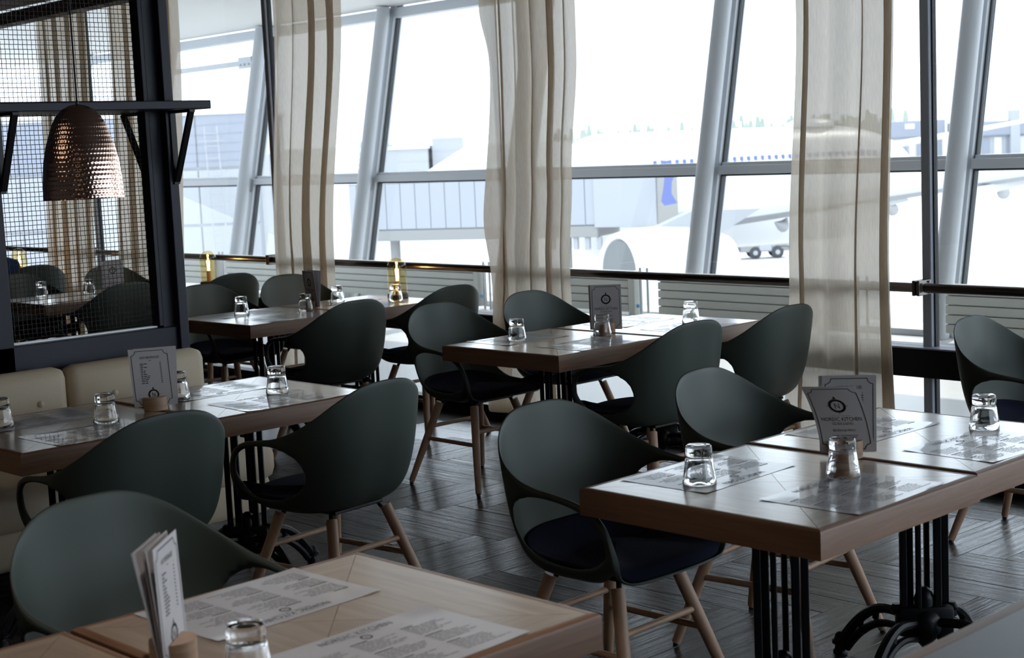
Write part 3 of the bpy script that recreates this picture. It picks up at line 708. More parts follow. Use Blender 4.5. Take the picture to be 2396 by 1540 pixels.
def card(t, pr, fn, mpaper=None):
    # fn(x, y) -> point of the sheet; x across, y up
    nx, ny = 4, 12; vs = []; th = .0012
    def nrm(x, y):
        e = 1e-3; a = Vector(fn(x + e, y)) - Vector(fn(x - e, y)); b = Vector(fn(x, y + e)) - Vector(fn(x, y - e)); return a.cross(b).normalized()
    front = []; back = []
    for j in range(ny + 1):
        for i in range(nx + 1):
            x = (i / nx - .5) * CWD; y = j / ny * CHT; q = Vector(fn(x, y)); n = nrm(x, y); front.append(q); back.append(q - n * th)
    fs = []; m = len(front)
    for j in range(ny):
        for i in range(nx):
            a = j * (nx + 1) + i; fs += [(a, a + 1, a + nx + 2, a + nx + 1), (m + a, m + a + nx + 1, m + a + nx + 2, m + a + 1)]
    rim = [i for i in range(nx + 1)] + [j * (nx + 1) + nx for j in range(1, ny + 1)] + [ny * (nx + 1) + i for i in range(nx - 1, -1, -1)] + [j * (nx + 1) for j in range(ny - 1, 0, -1)]
    for k in range(len(rim)): a, b = rim[k], rim[(k + 1) % len(rim)]; fs.append((a, m + a, m + b, b))
    c = MB().add(front + back, fs).build('card', mpaper or paperM, t, True, .5)
    if pr: MB().add([tuple(Vector(fn(x, y)) + nrm(x, y) * .0005) for x, y in pr.v], pr.f).build('print', inkM, c, kind='stuff')
    return c
def menu_stand(x, y, face, cards, label):
    t = thing('menu_stand', label, 'menu', (x, y, TOP), face, 'menu stands')
    for s in (-1, 1):    # slotted round block
        pl = [(.044 * math.cos(a), .044 * math.sin(a)) for a in [math.asin(.006 / .044) + k * (PI - 2 * math.asin(.006 / .044)) / 18 for k in range(19)]]
        pl = [(px, py * s) for px, py in pl]
        MB().prism(pl, .0, .050).build('holder_block', holderM, t, True, .6)
    MB().prism([(.043 * math.cos(k * PI / 12), .043 * math.sin(k * PI / 12)) for k in range(24)], 0, .012).build('holder_base', holderM, t)
    for pr, fn in cards: card(t, pr, fn)
    return t
def flat(x0, y0, lean, twist=0, lift=.014):
    def f(x, y):
        c, s = math.cos(twist), math.sin(twist)
        return (x * c + x0 + (y - .02) * lean[0], x * s + y0 + (y - .02) * lean[1], lift + y * math.sqrt(max(.1, 1 - lean[0] ** 2 - lean[1] ** 2)))
    return f
def curled(x, y):
    q = max(0, y / CHT); return (x - .052 * q ** 1.6, -.004 - .055 * q ** 2.0 + .20 * (x * x) * q * 6, .014 + y * (1 - .10 * q))
def toward(x, y, off=0): return math.atan2(-y, -x) + PI / 2 + math.radians(off)
menu_stand(-5.075, 2.975, toward(-5.075, 2.975, 4), [(None, flat(.004, .0045, (.02, .015))), (None, flat(.008, .0015, (.03, .0))), (HOT, flat(-.003, -.0035, (-.05, -.02)))], 'pinkish hot beverages menu with price list in a round wooden holder on the bench table')
menu_stand(-5.09, 5.522, toward(-5.09, 5.522, -3), [(None, flat(-.005, .004, (-.01, .01))), (COVER, flat(.002, -.003, (.0, -.01)))], 'grey cover menu in a wooden holder on the middle tables below the handrail')
menu_stand(-7.565, 5.570, toward(-7.565, 5.570, -64), [(None, flat(0, .005, (0, .10), .05)), (None, flat(0, .002, (0, .05), .02)), (COVER, flat(0, -.004, (-.02, -.10)))], 'narrow turned menu stack fanning open in a holder on the rear table')
menu_stand(-2.462, 3.672, toward(-2.462, 3.672, 2), [(None, flat(-.002, .0045, (.0, .02))), (HOT, flat(.006, .0015, (.01, .015))), (COVER, curled)], 'two-sheet menu, hot beverages behind a curled beverage cover, on the nearest pair of tables')
menu_stand(-2.436, 1.428, toward(-2.436, 1.428, 73), [(None, flat(0, .005, (-.02, .17))), (None, flat(0, .003, (0, .16), -.03)), (None, flat(0, .000, (.03, .11))), (None, flat(0, -.002, (.02, .10), .03)), (HOT, flat(0, -.005, (.05, .05)))], 'stack of folded leaflets standing edge-on in a wooden holder, blurred in front')
menu_stand(-10.085, 5.632, toward(-10.085, 5.632, 8), [(None, flat(.003, .004, (.03, .02))), (COVER, flat(.0, -.003, (.02, 0)))], 'grey cover menu seen through the wire mesh')

# placemats
def mat_print():
    p = Print(); rn = random.Random(9)
    p.rect(-.07, .07, .284, .2848); p.text('NORDIC KITCHEN', 0, .259, .020, .78); p.rect(-.05, .05, .2535, .2545); p.ring(0, .236, .009, .013, 20); p.text('N', 0, .2315, .009, .7)
    for c in range(3):
        x0 = -.185 + c * .128
        for k in range(22):
            y = .215 - k * .0088
            if k in (0, 8, 15): p.rect(x0, x0 + rn.uniform(.03, .05), y, y + .0042); continue
            if k in (7, 14): continue
            x = x0; 
            while x < x0 + rn.uniform(.06, .11):
                w = rn.uniform(.008, .022); p.rect(x, x + w, y, y + .0022); x += w + .003
    return p
MP = mat_print()
def mat_fn(x, y, seed=0):
    q = (x / .21) ** 2; r = ((y - .1485) / .1485) ** 2
    return (x, y - .1485, .0006 + .0045 * max(0, q * r - .45) + .0012 * q * (.5 + .5 * math.sin(5 * y * 20 + seed)) * .3)
def make_mat():
    t = thing('placemat', '-', 'placemat', group='printed placemats')
    nx, ny = 14, 10; fr = []; fs = []
    for j in range(ny + 1):
        for i in range(nx + 1): fr.append(mat_fn((i / nx - .5) * .42, j / ny * .297))
    m = len(fr); bk = [(x, y, z - .0005) for x, y, z in fr]
    for j in range(ny):
        for i in range(nx): a = j * (nx + 1) + i; fs += [(a, a + 1, a + nx + 2, a + nx + 1), (m + a, m + a + nx + 1, m + a + nx + 2, m + a + 1)]
    s = MB().add(fr + bk, fs).build('sheet', matM, t, True, .8)
    MB().add([(q[0], q[1], q[2] + .0004) for q in (mat_fn(x, y) for x, y in MP.v)], MP.f).build('print', inkG, s, kind='stuff')
    return t
MATS = [('A1', 0, 'left-side placemat under the tumbler on the table with the iron pedestal'), ('A1', 1, 'placemat with legible rows of print under the tumbler before the curled menu'), ('A2', 0, 'placemat behind the curled menu on the far end table'), ('A2', 1, 'placemat under the lone tumbler by the window post'),
        ('B1', 0, 'grey placemat on the middle table nearest the armchair with legs in view'), ('B1', 1, 'placemat under the tumbler beside the middle menu'), ('B2', 0, 'washed-out placemat behind the middle menu'), ('B2', 1, 'placemat at the window end of the bright table'),
        ('C1', 0, 'shiny placemat on the rear table near the mesh post'), ('C1', 1, 'crinkled shiny placemat along the front edge of the rear table'), ('C2', 0, 'placemat on the rear table behind the menu stack'), ('C2', 1, 'placemat beneath the tumbler before the amber lamp'),
        ('D1', 0, 'pinkish placemat against the bench on the pendant table'), ('D1', 1, 'placemat along the front edge of the pendant table'), ('D2', 0, 'white glaring placemat at the bench table end'), ('D2', 1, 'placemat under the tumbler at the bench table end'),
        ('E1', 0, 'blurred placemat beside the folded leaflets with upside-down name'), ('E1', 1, 'blurred placemat in front reaching the lower picture edge'), ('H1', 0, 'placemat on the meshed table, chair side'), ('H1', 1, 'placemat on the meshed table, big chair side')]
m0 = None
for k, side, lab in MATS:
    x, y, _ = TABLES[k]; cx = x + (.172 if side == 0 else TW - .172) + random.uniform(-.008, .008); cy = y + TD / 2 + random.uniform(-.03, .02); rz = (-PI / 2 if side == 0 else PI / 2) + random.uniform(-.05, .05)
    if m0 is None: m0 = make_mat(); m0.location = (cx, cy, TOP - .0003); m0.rotation_euler = (0, 0, rz); m0['label'] = lab
    else: copy_tree(m0, (cx, cy, TOP - .0003), rz, lab)

# ------------------------------------------------------------------ lamps
def amber_lamp(x, y, label):
    t = thing('table_lamp', label, 'lamp', (x, y, TOP), 0, 'amber glass table lamps')
    MB().lathe([(.064, 0), (.068, .003), (.068, .026), (.064, .030)], 32).build('base', blackM, t, True)
    MB().lathe([(.017, .03), (.017, .105), (.0165, .11)], 20).build('stem', holderM, t, True)
    R0, H = .0615, .262
    pr = [(R0, .030), (R0, .20)] + [(R0 * math.cos(a), .20 + R0 * math.sin(a)) for a in [k * PI / 20 for k in range(1, 10)]] + [(.001, .20 + R0)]
    MB().lathe(pr, 32).build('glass_dome', amberM, t, True, None)
    MB().lathe([(.013, .11), (.014, .125), (.022, .15), (.0265, .175), (.026, .19), (.017, .21), (.006, .222), (.0008, .225)], 20).build('bulb', bulbM, t, True, None)
    f = MB()
    for k in range(5):
        a = k * 2 * PI / 5; f.tube([(.005 * math.cos(a), .005 * math.sin(a), .135), (.010 * math.cos(a), .010 * math.sin(a), .185)], .0013, 6)
    f.build('filament', filM, t)
    d = bpy.data.lights.new('lamp_glow', 'POINT'); o = bpy.data.objects.new('lamp_glow', d); COL.objects.link(o); o.parent = t; o.location = (0, 0, .165)
    d.energy = 2.2; d.color = (1, .62, .28); d.shadow_soft_size = .012
amber_lamp(-7.56, 6.242, 'amber glass dome lamp with glowing bulb on the rear table by the handrail')
amber_lamp(-9.835, 6.295, 'amber glass dome lamp half behind the armchair next to the mesh post')
amber_lamp(-12.30, 6.0, 'glowing amber lamp seen through the wire mesh')

def pendant(x, y, z0, label):
    t = thing('pendant_lamp', label, 'pendant lamp', (x, y, z0), 0)
    key = [(.143, 0), (.1425, .02), (.139, .08), (.132, .14), (.121, .19), (.107, .232), (.094, .270), (.077, .300), (.055, .322), (.030, .335), (.010, .3395), (.0045, .340)]
    L_ = [0]
    for a, b in zip(key[:-1], key[1:]): L_.append(L_[-1] + math.hypot(b[0] - a[0], b[1] - a[1]))
    n, m = 300, 132; vs = []; rn = random.Random(2); jit = [rn.uniform(-.5, .5) for _ in range(200)]
    for i in range(m + 1):
        l = L_[-1] * i / m; r = float(np.interp(l, L_, [k[0] for k in key])); z = float(np.interp(l, L_, [k[1] for k in key]))
        row = i / 5.5
        for k in range(n):
            t_ = 2 * PI * k / n; ri = int(row); cnt = 62
            d = .0016 * abs(math.sin(PI * row)) ** .7 * abs(math.sin(cnt / 2 * t_ + PI / 2 * (ri % 2) + jit[ri] * .7)) ** .7 * min(1, r / .06)
            vs.append(((r - d) * math.cos(t_), (r - d) * math.sin(t_), z))
    fs = [(i * n + k, i * n + (k + 1) % n, (i + 1) * n + (k + 1) % n, (i + 1) * n + k) for i in range(m) for k in range(n)]
    MB().add(vs, fs).build('shade', copperM, t, True, None)
    MB().lathe([(max(.003, a - .005), b - (.003 if b > .3 else 0)) for a, b in key], 48).build('inner_shade', copperIn, t, True, None)
    MB().lathe([(.012, .325), (.022, .30), (.022, .25), (.018, .245)], 16).build('socket', blackM, t, True)
    MB().lathe([(.012, .245), (.026, .215), (.030, .19), (.022, .165), (.001, .155)], 16).build('bulb', mat('pendant_bulb', (1, .8, .5), .4, emit=((1, .60, .30), 90)), t, True)
    MB().lathe([(.005, .338), (.0055, .342), (.005, .350), (.0034, .354)], 12).build('cap', blackM, t, True)
    MB().tube([(0, 0, .35), (0, 0, 3.02 - z0)], .0034, 8).build('cord', blackM, t, True)
    MB().lathe([(.05, 2.995 - z0), (.05, 3.018 - z0)], 20).build('ceiling_rose', blackM, t)
    return t
pendant(-5.07, 2.742, 1.560, 'hammered copper dome pendant lamp hanging before the mesh screen')

# ------------------------------------------------------------------ mesh partition, shelf, bench
pt = thing('mesh_partition', 'navy steel partition frame with woven wire mesh panel', 'partition', (-6.05, 0, 0), 0, kind='structure')
MB().bbox(-.05, .03, 3.598, 3.66, 0, 3.02, .003).build('post', steelM, pt)
MB().bbox(-.05, .075, 3.655, 3.702, 0, 3.02, .004).build('post_flange', steelM, pt)
MB().bbox(-.05, -.035, 3.60, 3.70, 0, 3.02, .002).build('post_web', steelM, pt)
MB().bbox(-.03, .035, 3.576, 3.598, .95, 3.02, .003).build('mesh_frame', steelM, pt)
MB().bbox(-.03, .05, 2.79, 2.876, 0, 3.02, .004).build('stile', steelM, pt)
MB().bbox(-.03, .05, 2.10, 3.66, 0, .944, .004).build('lower_panel', steelM, pt)
MB().bbox(-.012, .012, 2.876, 3.578, .944, .952, .001).build('mesh_channel', mat('zinc', (.55, .55, .56), .35, metal=.8), pt)
MB().bbox(-.03, .05, 2.10, 2.79, .944, 3.02, .004).build('side_panel', steelM, pt)
for z in (1.80, 1.665): MB().tube([(.074, 3.680, z), (.078, 3.680, z)], .005, 8).build('screw', aluM, pt)
PIT = .0198; ny_ = int(.70 / PIT); z0w = .955; nzw = int((3.02 - z0w) / PIT)
wv = MB().tube([((.0018 if k % 2 else -.0018), 0, z0w + k * PIT) for k in range(nzw + 1)], 0.00135, 4).mesh('wire', wireM, True)
wh = MB().tube([((.0018 if k % 2 else -.0018), 2.876 + k * PIT, 0) for k in range(ny_ + 2)], 0.00135, 4).mesh('wire', wireM, True)
for k in range(ny_ + 1): obj('wire', wv, pt, (0 if k % 2 else .0, 2.876 + (k + .5) * PIT, 0))
for k in range(nzw): obj('wire', wh, pt, (0, 0, z0w + (k + .5) * PIT))
sh = thing('wall_shelf', 'navy shelf running through the mesh partition on angled brackets', 'shelf', (-6.05, 0, 0))
MB().bbox(-.255, .262, 2.30, 3.775, 1.905, 1.942, .004).build('board', steelM, sh)
def flatbar(a, b, w, h):
    a, b = Vector(a), Vector(b); d = (b - a); L = d.length; d.normalize(); y = Vector((0, 1, 0)); x = y.cross(d).normalized()
    m = Matrix((x, y, d)).transposed().to_4x4(); m.translation = a
    return MB().bbox(-h / 2, h / 2, -w / 2, w / 2, 0, L, .002).xf(m)
for y in (3.688, 2.868):
    b = flatbar((.082, y, 1.592), (.235, y, 1.900), .028, .016); b.bbox(.06, .245, y - .014, y + .014, 1.893, 1.905, .001); b.bbox(.076, .084, y - .014, y + .014, 1.58, 1.905, .001); b.build('bracket', blackM, sh)
    b = flatbar((-.06, y - .06, 1.592), (-.240, y - .06, 1.900), .028, .016); b.bbox(-.235, -.05, y - .074, y - .046, 1.893, 1.905, .001); b.bbox(-.06, -.05, y - .074, y - .046, 1.58, 1.905, .001); b.build('bracket', blackM, sh)
be = thing('banquette_bench', 'cream leather banquette bench with buttoned back against the partition', 'bench', (-5.97, 0, 0))
segs = [(3.035, 3.70), (2.345, 3.030), (1.655, 2.340), (.965, 1.650)]
for a, b in segs:
    c = MB().bbox(.005, .125, a, b, .44, .85, .045).build('back_cushion', leatherM, be, True, 1.2)
    for fr_ in (.30, .80):
        yb = a + (b - a) * fr_
        MB().lathe([(.001, .012), (.008, .011), (.014, .006), (.015, 0)], 14).xf(Matrix.Translation((.122, yb, .712)) @ Matrix.Rotation(PI / 2, 4, 'Y')).build('button', leatherM, be, True)
MB().bbox(0, .13, .96, 3.71, .40, .46, .02).build('back_base', leatherM, be, True)
MB().bbox(.02, .59, .96, 3.735, .30, .475, .06).build('seat_cushion', leatherM, be, True, 1.2)
MB().bbox(.0, .565, .97, 3.71, .16, .33, .035).build('seat_base', leatherM, be, True, 1.2)
for x in (.06, .49):
    for y in (1.05, 2.4, 3.62): MB().tube([(x, y, .17), (x, y, 0)], [.024, .016], 10).build('leg', beechM, be, True)
jk = thing('folded_jacket', 'dark blue jacket draped over the armchair back below the glowing lamp, seen through mesh', 'jacket', (-12.20, 5.75, 0), 0)
pr_ = []
for i in range(13):
    a = PI * i / 12; pr_.append((.055 * math.cos(a), .90 + .055 * math.sin(a)))
vs = []; fs = []
prof = [(.075, .52)] + [(.068, .62), (.06, .76)] + pr_ + [(-.065, .74), (-.085, .56)]
for j in range(9):
    y = (j / 8 - .5) * .36
    for k, (x, z) in enumerate(prof): vs.append((x + .008 * math.sin(j * 1.9 + k), y, z + .010 * math.sin(j * 1.3) - .05 * abs(j / 8 - .5)))
n = len(prof)
for j in range(8):
    for k in range(n - 1): fs.append((j * n + k, j * n + k + 1, (j + 1) * n + k + 1, (j + 1) * n + k))
jb = MB().add(vs, fs).build('jacket_body', mat('blue_cloth', (.015, .035, .12), .85, noise=.2), jk, True, None)
md = jb.modifiers.new('s', 'SOLIDIFY'); md.thickness = .014

# ------------------------------------------------------------------ outside: apron, buildings, aircraft
AY = math.radians(46.0); GZ = -6.2
def ap(r, d, z=0): return Vector((r * math.cos(AY) - d * math.sin(AY), r * math.sin(AY) + d * math.cos(AY), z))
structure('ground', MB().box(-2600, 1800, 13, 2600, GZ - .5, GZ), concM, 'sunlit pale concrete airport apron', 'apron')
structure('exterior_wall', MB().box(-20, 12, 5.3, 5.6, GZ, -.01), bldM, 'terminal facade wall below the corridor floor', 'wall', loc=P0, rot=(0, 0, WA))
structure('exterior_roof', MB().box(-24, 12, -10.5, 6.1, 3.72, 3.95), bldM, 'flat terminal roof over restaurant and corridor', 'roof', loc=P0, rot=(0, 0, WA))
def athing(name, label, cat, r, d, z=GZ, rz=0, group=None): return thing(name, label, cat, ap(r, d, z), AY + rz, group)
# jet bridge (local x along tunnel, y away, z up)
a = ap(-11.0, 66.7); b = ap(5.66, 60); L = (b - a).length; rz = math.atan2(b.y - a.y, b.x - a.x)
jb = thing('jet_bridge', 'grey ribbed jet bridge tunnel on supports outside the windows', 'jet bridge', (a.x, a.y, 0), rz)
MB().bbox(0, L, .04, 3.0, -1.55, .45, .02).build('tunnel_body', bridgeD, jb)
MB().bbox(-.1, L + .05, -.05, 3.1, .42, .62, .05).build('roof', whiteP, jb)
npan = int(L / .68); pm = MB().bbox(0, .655, -.03, .05, -1.5, .40, .012).mesh('panel', bridgeM)
for k in range(npan): obj('panel', pm, jb, (k * .68 + .02, 0, 0))
MB().bbox(L - 2.6, L - .02, -.09, -.02, -1.62, .36, .02).build('cab_panel', bldM, jb)
MB().bbox(0, L - 2.5, -.02, 2.9, -2.0, -1.55, .03).build('under_beam', bridgeD, jb)
for x in (L - 4.2, L - 12): MB().tube([(x, 1.0, -2.0), (x, 1.0, GZ)], .22, 12).build('support_column', bridgeD, jb, True)
for k in range(5): MB().bbox(L - 4.6 + k * .5, L - 4.4 + k * .5, .1, .3, -2.5, -2.0, .02).build('hanger', bldM, jb)
for k in range(2): MB().bbox(L - 3.9 + k * 1.6, L - 3.2 + k * 1.6, .8, 1.4, .62, .82, .02).build('roof_unit', greyP, jb)
fin = athing('winglet', 'small curved dark blue fin showing past the end of the jet bridge', 'winglet', 5.75, 59.2, 0)
pl = [(.0, -.62), (.12, -.80), (.62, -.72), (.40, -.35), (.42, .10), (.58, .42), (.52, .72), (.36, .92), (.0, .96), (.18, .55), (.12, .0)]
MB().prism(pl, 0, .12, 'y').build('fin', blueP, fin)
# aircraft: own frame x = towards the nose, y = away
fx = athing('aircraft', 'white airliner parked beyond the glass with engine, wing and row of small windows', 'aircraft', 10.05, 73, -.70, math.atan2(.45, .89))
rad = 2.82; prof = [(.02, -9)] + [(rad * max(0, math.sin(k * PI / 16)) ** .8, -9 + 2.5 * (1 - math.cos(k * PI / 16))) for k in range(1, 9)] + [(rad, 5.5)] + [(rad * max(0, math.cos(k * PI / 20)) ** .75, 5.5 + 5.6 * math.sin(k * PI / 20)) for k in range(1, 10)] + [(.02, 11.1)]
MB().lathe(prof, 40).xf(Matrix.Rotation(PI / 2, 4, 'Y')).build('fuselage', whiteP, fx, True)
for k in range(34):
    x = -5.4 + k * .39; MB().bbox(x, x + .17, -2.50, -2.42, 1.22, 1.54, .03).build('cabin_window', blueP, fx)
MB().lathe([(.9, 0), (.85, .18), (.6, .34), (.01, .42)], 20).xf(Matrix.Translation((5.0, -.3, 2.76)) @ Matrix.Scale(1.5, 4, (1, 0, 0))).build('radome', whiteP, fx, True)
MB().bbox(1.0, 1.12, -.03, .03, 2.75, 3.15, .01).build('antenna', whiteP, fx)
wr = athing('aircraft_wing', 'pale swept aircraft wing reaching past the near curtain and post', 'wing', 0, 0, 0)
def wing(a0, a1, c0, c1, t0, t1):
    vs = []
    for (p, c, t) in ((a0, c0, t0), (a1, c1, t1)):
        for (fr_, h) in ((0, 0), (.08, .45), (.35, .62), (.7, .4), (1, .04), (.7, -.12), (.35, -.36), (.08, -.30)): vs.append((p[0] + fr_ * c[0], p[1] + fr_ * c[1], p[2] + h * t))
    n = 8; return MB().add(vs, [tuple(range(n))[::-1], tuple(range(n, 2 * n))] + [(i, (i + 1) % n, n + (i + 1) % n, n + i) for i in range(n)])
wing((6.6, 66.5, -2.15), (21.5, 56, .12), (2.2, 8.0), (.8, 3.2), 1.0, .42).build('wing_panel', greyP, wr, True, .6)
for q in (.28, .55, .80):
    p = Vector((6.6, 66.5, -2.4)).lerp(Vector((21.5, 56, 0)), q)
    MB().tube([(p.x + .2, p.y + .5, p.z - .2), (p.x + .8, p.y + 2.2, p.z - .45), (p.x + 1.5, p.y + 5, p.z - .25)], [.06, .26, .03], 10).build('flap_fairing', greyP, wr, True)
for q in (.45, .72):
    p = Vector((6.6, 66.5, -2.2)).lerp(Vector((21.5, 56, .1)), q)
    MB().prism([(0, 0), (2.4, .35), (2.6, .15), (.3, -.35)], 0, .2, 'y').xf(Matrix.Translation((p.x, p.y - .4, p.z - .1))).build('flap', roofM, wr)
en = athing('aircraft_engine', 'white engine nacelle with dark round intake facing the jet bridge', 'engine', 3.85, 58, -3.24, math.atan2(.45, .89))
nac = [(1.18, .9), (1.22, .35), (1.30, .12), (1.40, .02), (1.50, .06), (1.58, .3), (1.66, .9), (1.68, 1.8), (1.60, 3.0), (1.40, 4.2), (1.18, 4.9), (1.10, 4.95)]
nacelle = MB().lathe(nac, 40).xf(Matrix.Rotation(PI / 2, 4, 'Y')).build('nacelle', whiteP, en, True, .9)
MB().lathe([(1.27, .12), (1.20, .35), (1.16, .9)], 40).xf(Matrix.Rotation(PI / 2, 4, 'Y')).build('intake_duct', intakeM, en, True)
MB().lathe([(.02, .55), (.22, .75), (.32, 1.0), (1.2, 1.0)], 32).xf(Matrix.Rotation(PI / 2, 4, 'Y')).build('fan_disc', intakeM, en, True, .6)
for k in range(20):
    a_ = 2 * PI * k / 20; MB().bbox(.88, .96, -.07, .07, .3, 1.17, .01).xf(Matrix.Rotation(a_, 4, 'X')).build('fan_blade', intakeM, en)
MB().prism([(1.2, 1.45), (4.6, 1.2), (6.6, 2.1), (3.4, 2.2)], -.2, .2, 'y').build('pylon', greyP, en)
def adopt(src, dst, host=None):
    inv = dst.matrix_basis.inverted(); pb = src.matrix_basis.copy(); kids = list(src.children)
    hm = None
    if host: hm = inv @ pb @ host.matrix_basis
    for o in kids:
        mloc = inv @ pb @ o.matrix_basis
        if host and o is not host: o.parent = host; o.matrix_basis = hm.inverted() @ mloc
        else: o.parent = dst; o.matrix_basis = mloc
    bpy.data.objects.remove(src)
adopt(wr, fx); adopt(en, fx, nacelle)
# belt loader and tug
tg = athing('belt_loader', 'white baggage belt loader truck with raised conveyor under the wing', 'vehicle', 15.75, 100, GZ)
MB().bbox(-2.3, 2.2, -.7, .7, .45, .85, .04).build('chassis', bridgeD, tg)
MB().bbox(.15, .95, -.75, .75, .5, 1.25, .05).build('cab', bldM, tg)
MB().bbox(.95, 2.25, -.7, .7, .55, 1.2, .05).build('engine_box', bldM, tg)
for k in range(3): MB().bbox(1.2, 2.0, -.74, -.69, .62 + k * .19, .70 + k * .19, .01).build('grille_bar', bridgeD, tg)
MB().bbox(-1.6, -1.0, -.7, .7, .5, 1.05, .05).build('motor_cover', greyP, tg)
for x in (-1.75, -.1, 1.35):
    for y in (-.75, .62):
        w_ = MB().lathe([(.05, 0), (.34, 0), (.40, .03), (.40, .12), (.34, .15)], 20).xf(Matrix.Translation((x, y + .15, .40)) @ Matrix.Rotation(PI / 2, 4, 'X')).build('wheel', tyreM, tg, True)
        MB().lathe([(.16, 0), (.16, .02)], 12).xf(Matrix.Translation((x, y - .01 if y < 0 else y + .17, .40)) @ Matrix.Rotation(PI / 2, 4, 'X')).build('hub_cap', bldM, w_)
for y in (-.55, .55): MB().tube([(.25, y, 1.15), (-.95, y, 2.35)], .09, 8).build('conveyor_beam', bldB, tg)
MB().bbox(-.5, .5, -.5, .5, -.03, .03, .01).xf(Matrix.Translation((-.35, 0, 1.78)) @ Matrix.Rotation(PI / 4, 4, 'Y')).build('conveyor_belt', bridgeD, tg)
# buildings
st = athing('storage_block', 'tall pale clad service building with a lower wing beyond the shelf bracket', 'building', -8.8, 41, 0)
MB().box(-5.9, 2.05, 0, 5, GZ, 2.95).build('wall', bldM, st)
for i in range(5):
    for k in range(6): MB().bbox(-5.9 + i * 1.59 + .02, -5.9 + (i + 1) * 1.59 - .02, -.05, .01, -6 + k * 1.5 + .02, -6 + (k + 1) * 1.5 - .05, .01).build('panel', bldM if k != 5 else bldB, st)
MB().bbox(-6.0, 2.15, -.1, 5.1, 2.9, 3.02, .02).build('parapet', roofM, st)
MB().box(2.05, 3.9, .4, 5, GZ, 1.9).build('wing_wall', roofM, st)
MB().tube([(2.45, .3, -6), (2.35, .3, 1.8)], .03, 8).build('downpipe', greyP, st)
ld = athing('caged_ladder', 'thin steel ladder fixed to the service building', 'ladder', -7.75, 40.6, 0)
for x in (-.17, .17): MB().tube([(x - .12, 0, 2.6), (x + .10, 0, -6.1)], .022, 6).build('rail', greyP, ld)
for k in range(27): z = 2.4 - k * .32; q = (2.6 - z) / 8.7 * .22 - .12; MB().tube([(q - .17, 0, z), (q + .17, 0, z)], .014, 6).build('rung', greyP, ld)
for k in range(5):
    z = 2.2 - k * .8; q = (2.6 - z) / 8.7 * .22 - .12; MB().tube([(q + .34 * math.cos(t), -.02 - .5 * math.sin(t), z) for t in [i * PI / 8 for i in range(9)]], .012, 6).build('cage_hoop', greyP, ld)
wb = athing('pale_office_building', 'pale flat-roofed airport building with small dark windows far off', 'building', -19, 195, GZ)
MB().box(0, 8.5, 0, 20, 0, 8.3).build('wall', bldM, wb); MB().box(-.2, 8.7, -.2, 20, 8.3, 8.7).build('roof', roofM, wb); MB().box(9, 13, 2, 20, 0, 9.6).build('annex_wall', bldM, wb)
for k in range(5): MB().bbox(3.0 + k * .9, 3.6 + k * .9, -.12, .02, 4.3, 5.5, .02).build('window', bldB, wb)
for k in range(2): MB().bbox(4.2, 4.6, -.12, .02, 1.0 + k * 1.5, 1.8 + k * 1.5, .02).build('window', bldB, wb)
gb = athing('gabled_hangar', 'white gable-roofed building behind the jet bridge', 'building', -7.6, 150, GZ)
MB().box(0, 14, 0, 14, 0, 6.1).build('wall', bldM, gb); MB().prism([(-.6, 6.0), (14.6, 6.0), (13.5, 8.3), (3.4, 8.3)], -.5, 14.5, 'y').build('roof', whiteP, gb); MB().bbox(3, 4.2, -.1, .05, .3, 5.4, .03).build('door', bldB, gb)
MB().box(-12, 14.5, -8, -1, 0, 4.0).build('front_shed', whiteP, gb)
for k in range(24): MB().bbox(-12 + k * 1.1, -11.5 + k * 1.1, -8.06, -7.98, 1.6, 3.7, .02).build('rib', bldM, gb)
h1 = athing('far_hangar', 'blue-grey hangar right of the near curtain on the horizon', 'building', 98.5, 400, GZ)
MB().box(0, 14, 0, 12, 0, 6.4).build('wall', bldM, h1); MB().bbox(-.6, 14.6, -.6, 12, 6.0, 10.4, .3).build('roof', bldB, h1)
for k in range(6): MB().bbox(.8 + k * 2.2, 2.4 + k * 2.2, -.2, .05, .4, 5.4, .05).build('bay_door', bldB if k % 2 else roofM, h1)
for k in range(2): MB().bbox(4 + k * 5, 6.5 + k * 5, -.75, -.5, 8.2, 9.6, .05).build('roof_light', roofM, h1)
h2 = athing('far_terminal', 'long blue-grey building with pale bays beyond the slanted column on the near side', 'building', 117, 395, GZ)
MB().box(0, 42, 0, 14, 0, 5.8).build('wall', bldM, h2); MB().bbox(-1, 43, -1.2, 14, 5.6, 9.4, .3).build('roof', bldB, h2)
for k in range(13): MB().bbox(1 + k * 3.1, 2.9 + k * 3.1, -.2, .05, .3, 5.2, .05).build('bay', bldB if k % 2 else roofM, h2)
MB().bbox(11, 13.5, -1.5, 1, 0, 12, .2).build('stair_tower', bldM, h2)
wg = athing('distant_wing', 'long white slanted wing of another aircraft in front of the far buildings', 'wing', 0, 0, 0)
wing((48, 200, -.5), (69, 197, 2.6), (1.2, 5), (.5, 2), .9, .4).build('wing_panel', whiteP, wg, True, .6)
car0 = athing('parked_car', 'first parked car along the far hangars, counting from the near curtain', 'car', 80, 330, GZ, 0, 'parked cars')
MB().prism([(-2.1, .35), (2.1, .35), (2.15, .8), (1.3, .95), (-2.0, 1.0), (-2.15, .7)], -.85, .85, 'y').build('body', roofM, car0)
MB().prism([(-1.7, .98), (1.1, .95), (.5, 1.5), (-1.2, 1.5)], -.75, .75, 'y').build('cabin', bldB, car0)
for x in (-1.3, 1.3):
    for y in (-.88, .70): MB().lathe([(.05, 0), (.34, 0), (.34, .18), (.05, .18)], 14).xf(Matrix.Translation((x, y + .18, .34)) @ Matrix.Rotation(PI / 2, 4, 'X')).build('wheel', tyreM, car0)
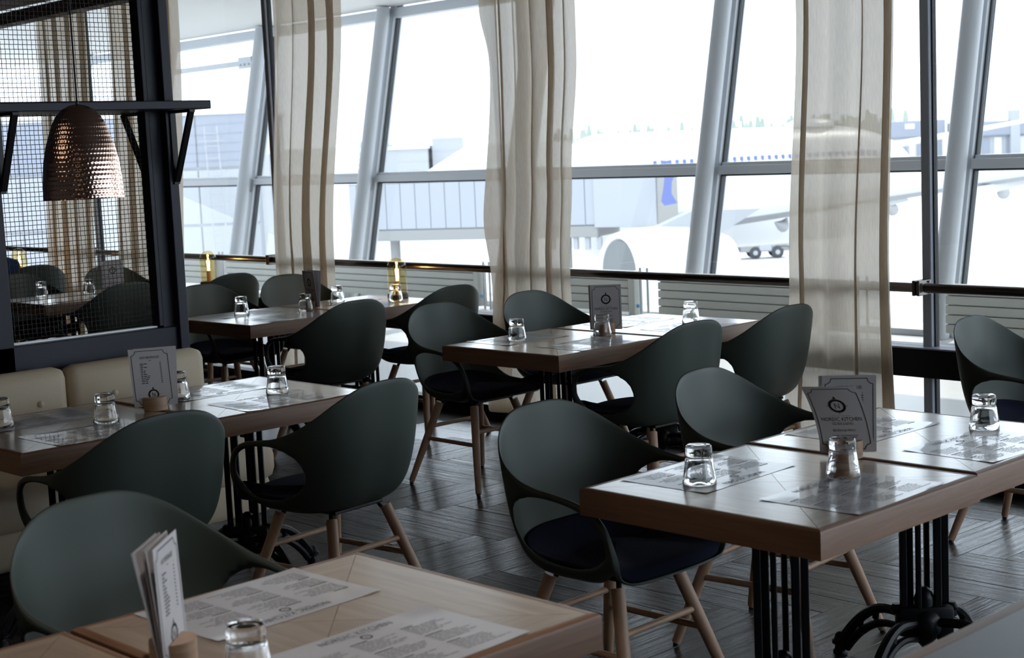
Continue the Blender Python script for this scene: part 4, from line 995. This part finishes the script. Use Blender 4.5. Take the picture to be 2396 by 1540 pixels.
for k in range(19):
    r = 82 + k * 5.0 - 2.2; 
    if 89 < r < 97: continue
    nc = globals().get('nc', 0) + 1
    copy_tree(car0, ap(r, 330 + random.uniform(-6, 6), GZ), AY + random.uniform(-.3, .3), '%s parked car along the far hangars, counting from the near curtain' % ['second', 'third', 'fourth', 'fifth', 'sixth', 'seventh', 'eighth', 'ninth', 'tenth', 'eleventh', 'twelfth', 'thirteenth', 'fourteenth', 'fifteenth', 'sixteenth', 'seventeenth', 'eighteenth', 'nineteenth'][nc - 1])
# conifers on the horizon
tr0 = athing('conifer', 'distant haze-paled conifer in the treeline', 'tree', -60, 620, GZ - 2, 0, 'conifers on the horizon')
cb = MB()
for k in range(5): cb.lathe([(2.6 - k * .42, 3 + k * 2.2), (.5, 6.2 + k * 2.2), (.05, 6.6 + k * 2.2)], 9)
cb.build('foliage', treeM, tr0); MB().tube([(0, 0, 0), (0, 0, 4)], .25, 6).build('trunk', bridgeD, tr0)
for k in range(144):
    dd = 560 + 22 * (k % 6); r = (-58 + k * 1.7 + random.uniform(-.5, .5)) * dd / 620; px = 1198 + r / dd * 3573
    if 930 < px < 1290 or px > 2120: continue
    c = copy_tree(tr0, ap(r, dd, GZ - 2), random.uniform(0, 6)); s_ = random.uniform(1.0, 1.42) * (1.08 if px > 1690 else .98); s_ *= .82 * dd / 620; c.scale = (s_ * 1.2, s_ * 1.2, s_)
for k in range(5):
    hs = athing('far_shed', ['small white shed on the horizon just past the middle curtain', 'low white shed on the horizon with blue-grey roof, second from the middle curtain', 'white shed on the horizon above the jet bridge cab', 'white shed on the horizon beside the slanted column', 'white shed on the horizon under the taller conifers'][k], 'building', 28 + k * 13, 520, GZ, 0, 'white sheds on the horizon'); MB().box(0, 6 + k % 2 * 3, 0, 6, 0, 7 + (k * 3) % 4).build('wall', roofM, hs); MB().prism([(-.3, 7 + (k * 3) % 4), (6.3 + k % 2 * 3, 7 + (k * 3) % 4), (3 + k % 2 * 1.5, 8.2 + (k * 3) % 4)], -.3, 6.3, 'y').build('roof', bldB if k % 2 else whiteP, hs)
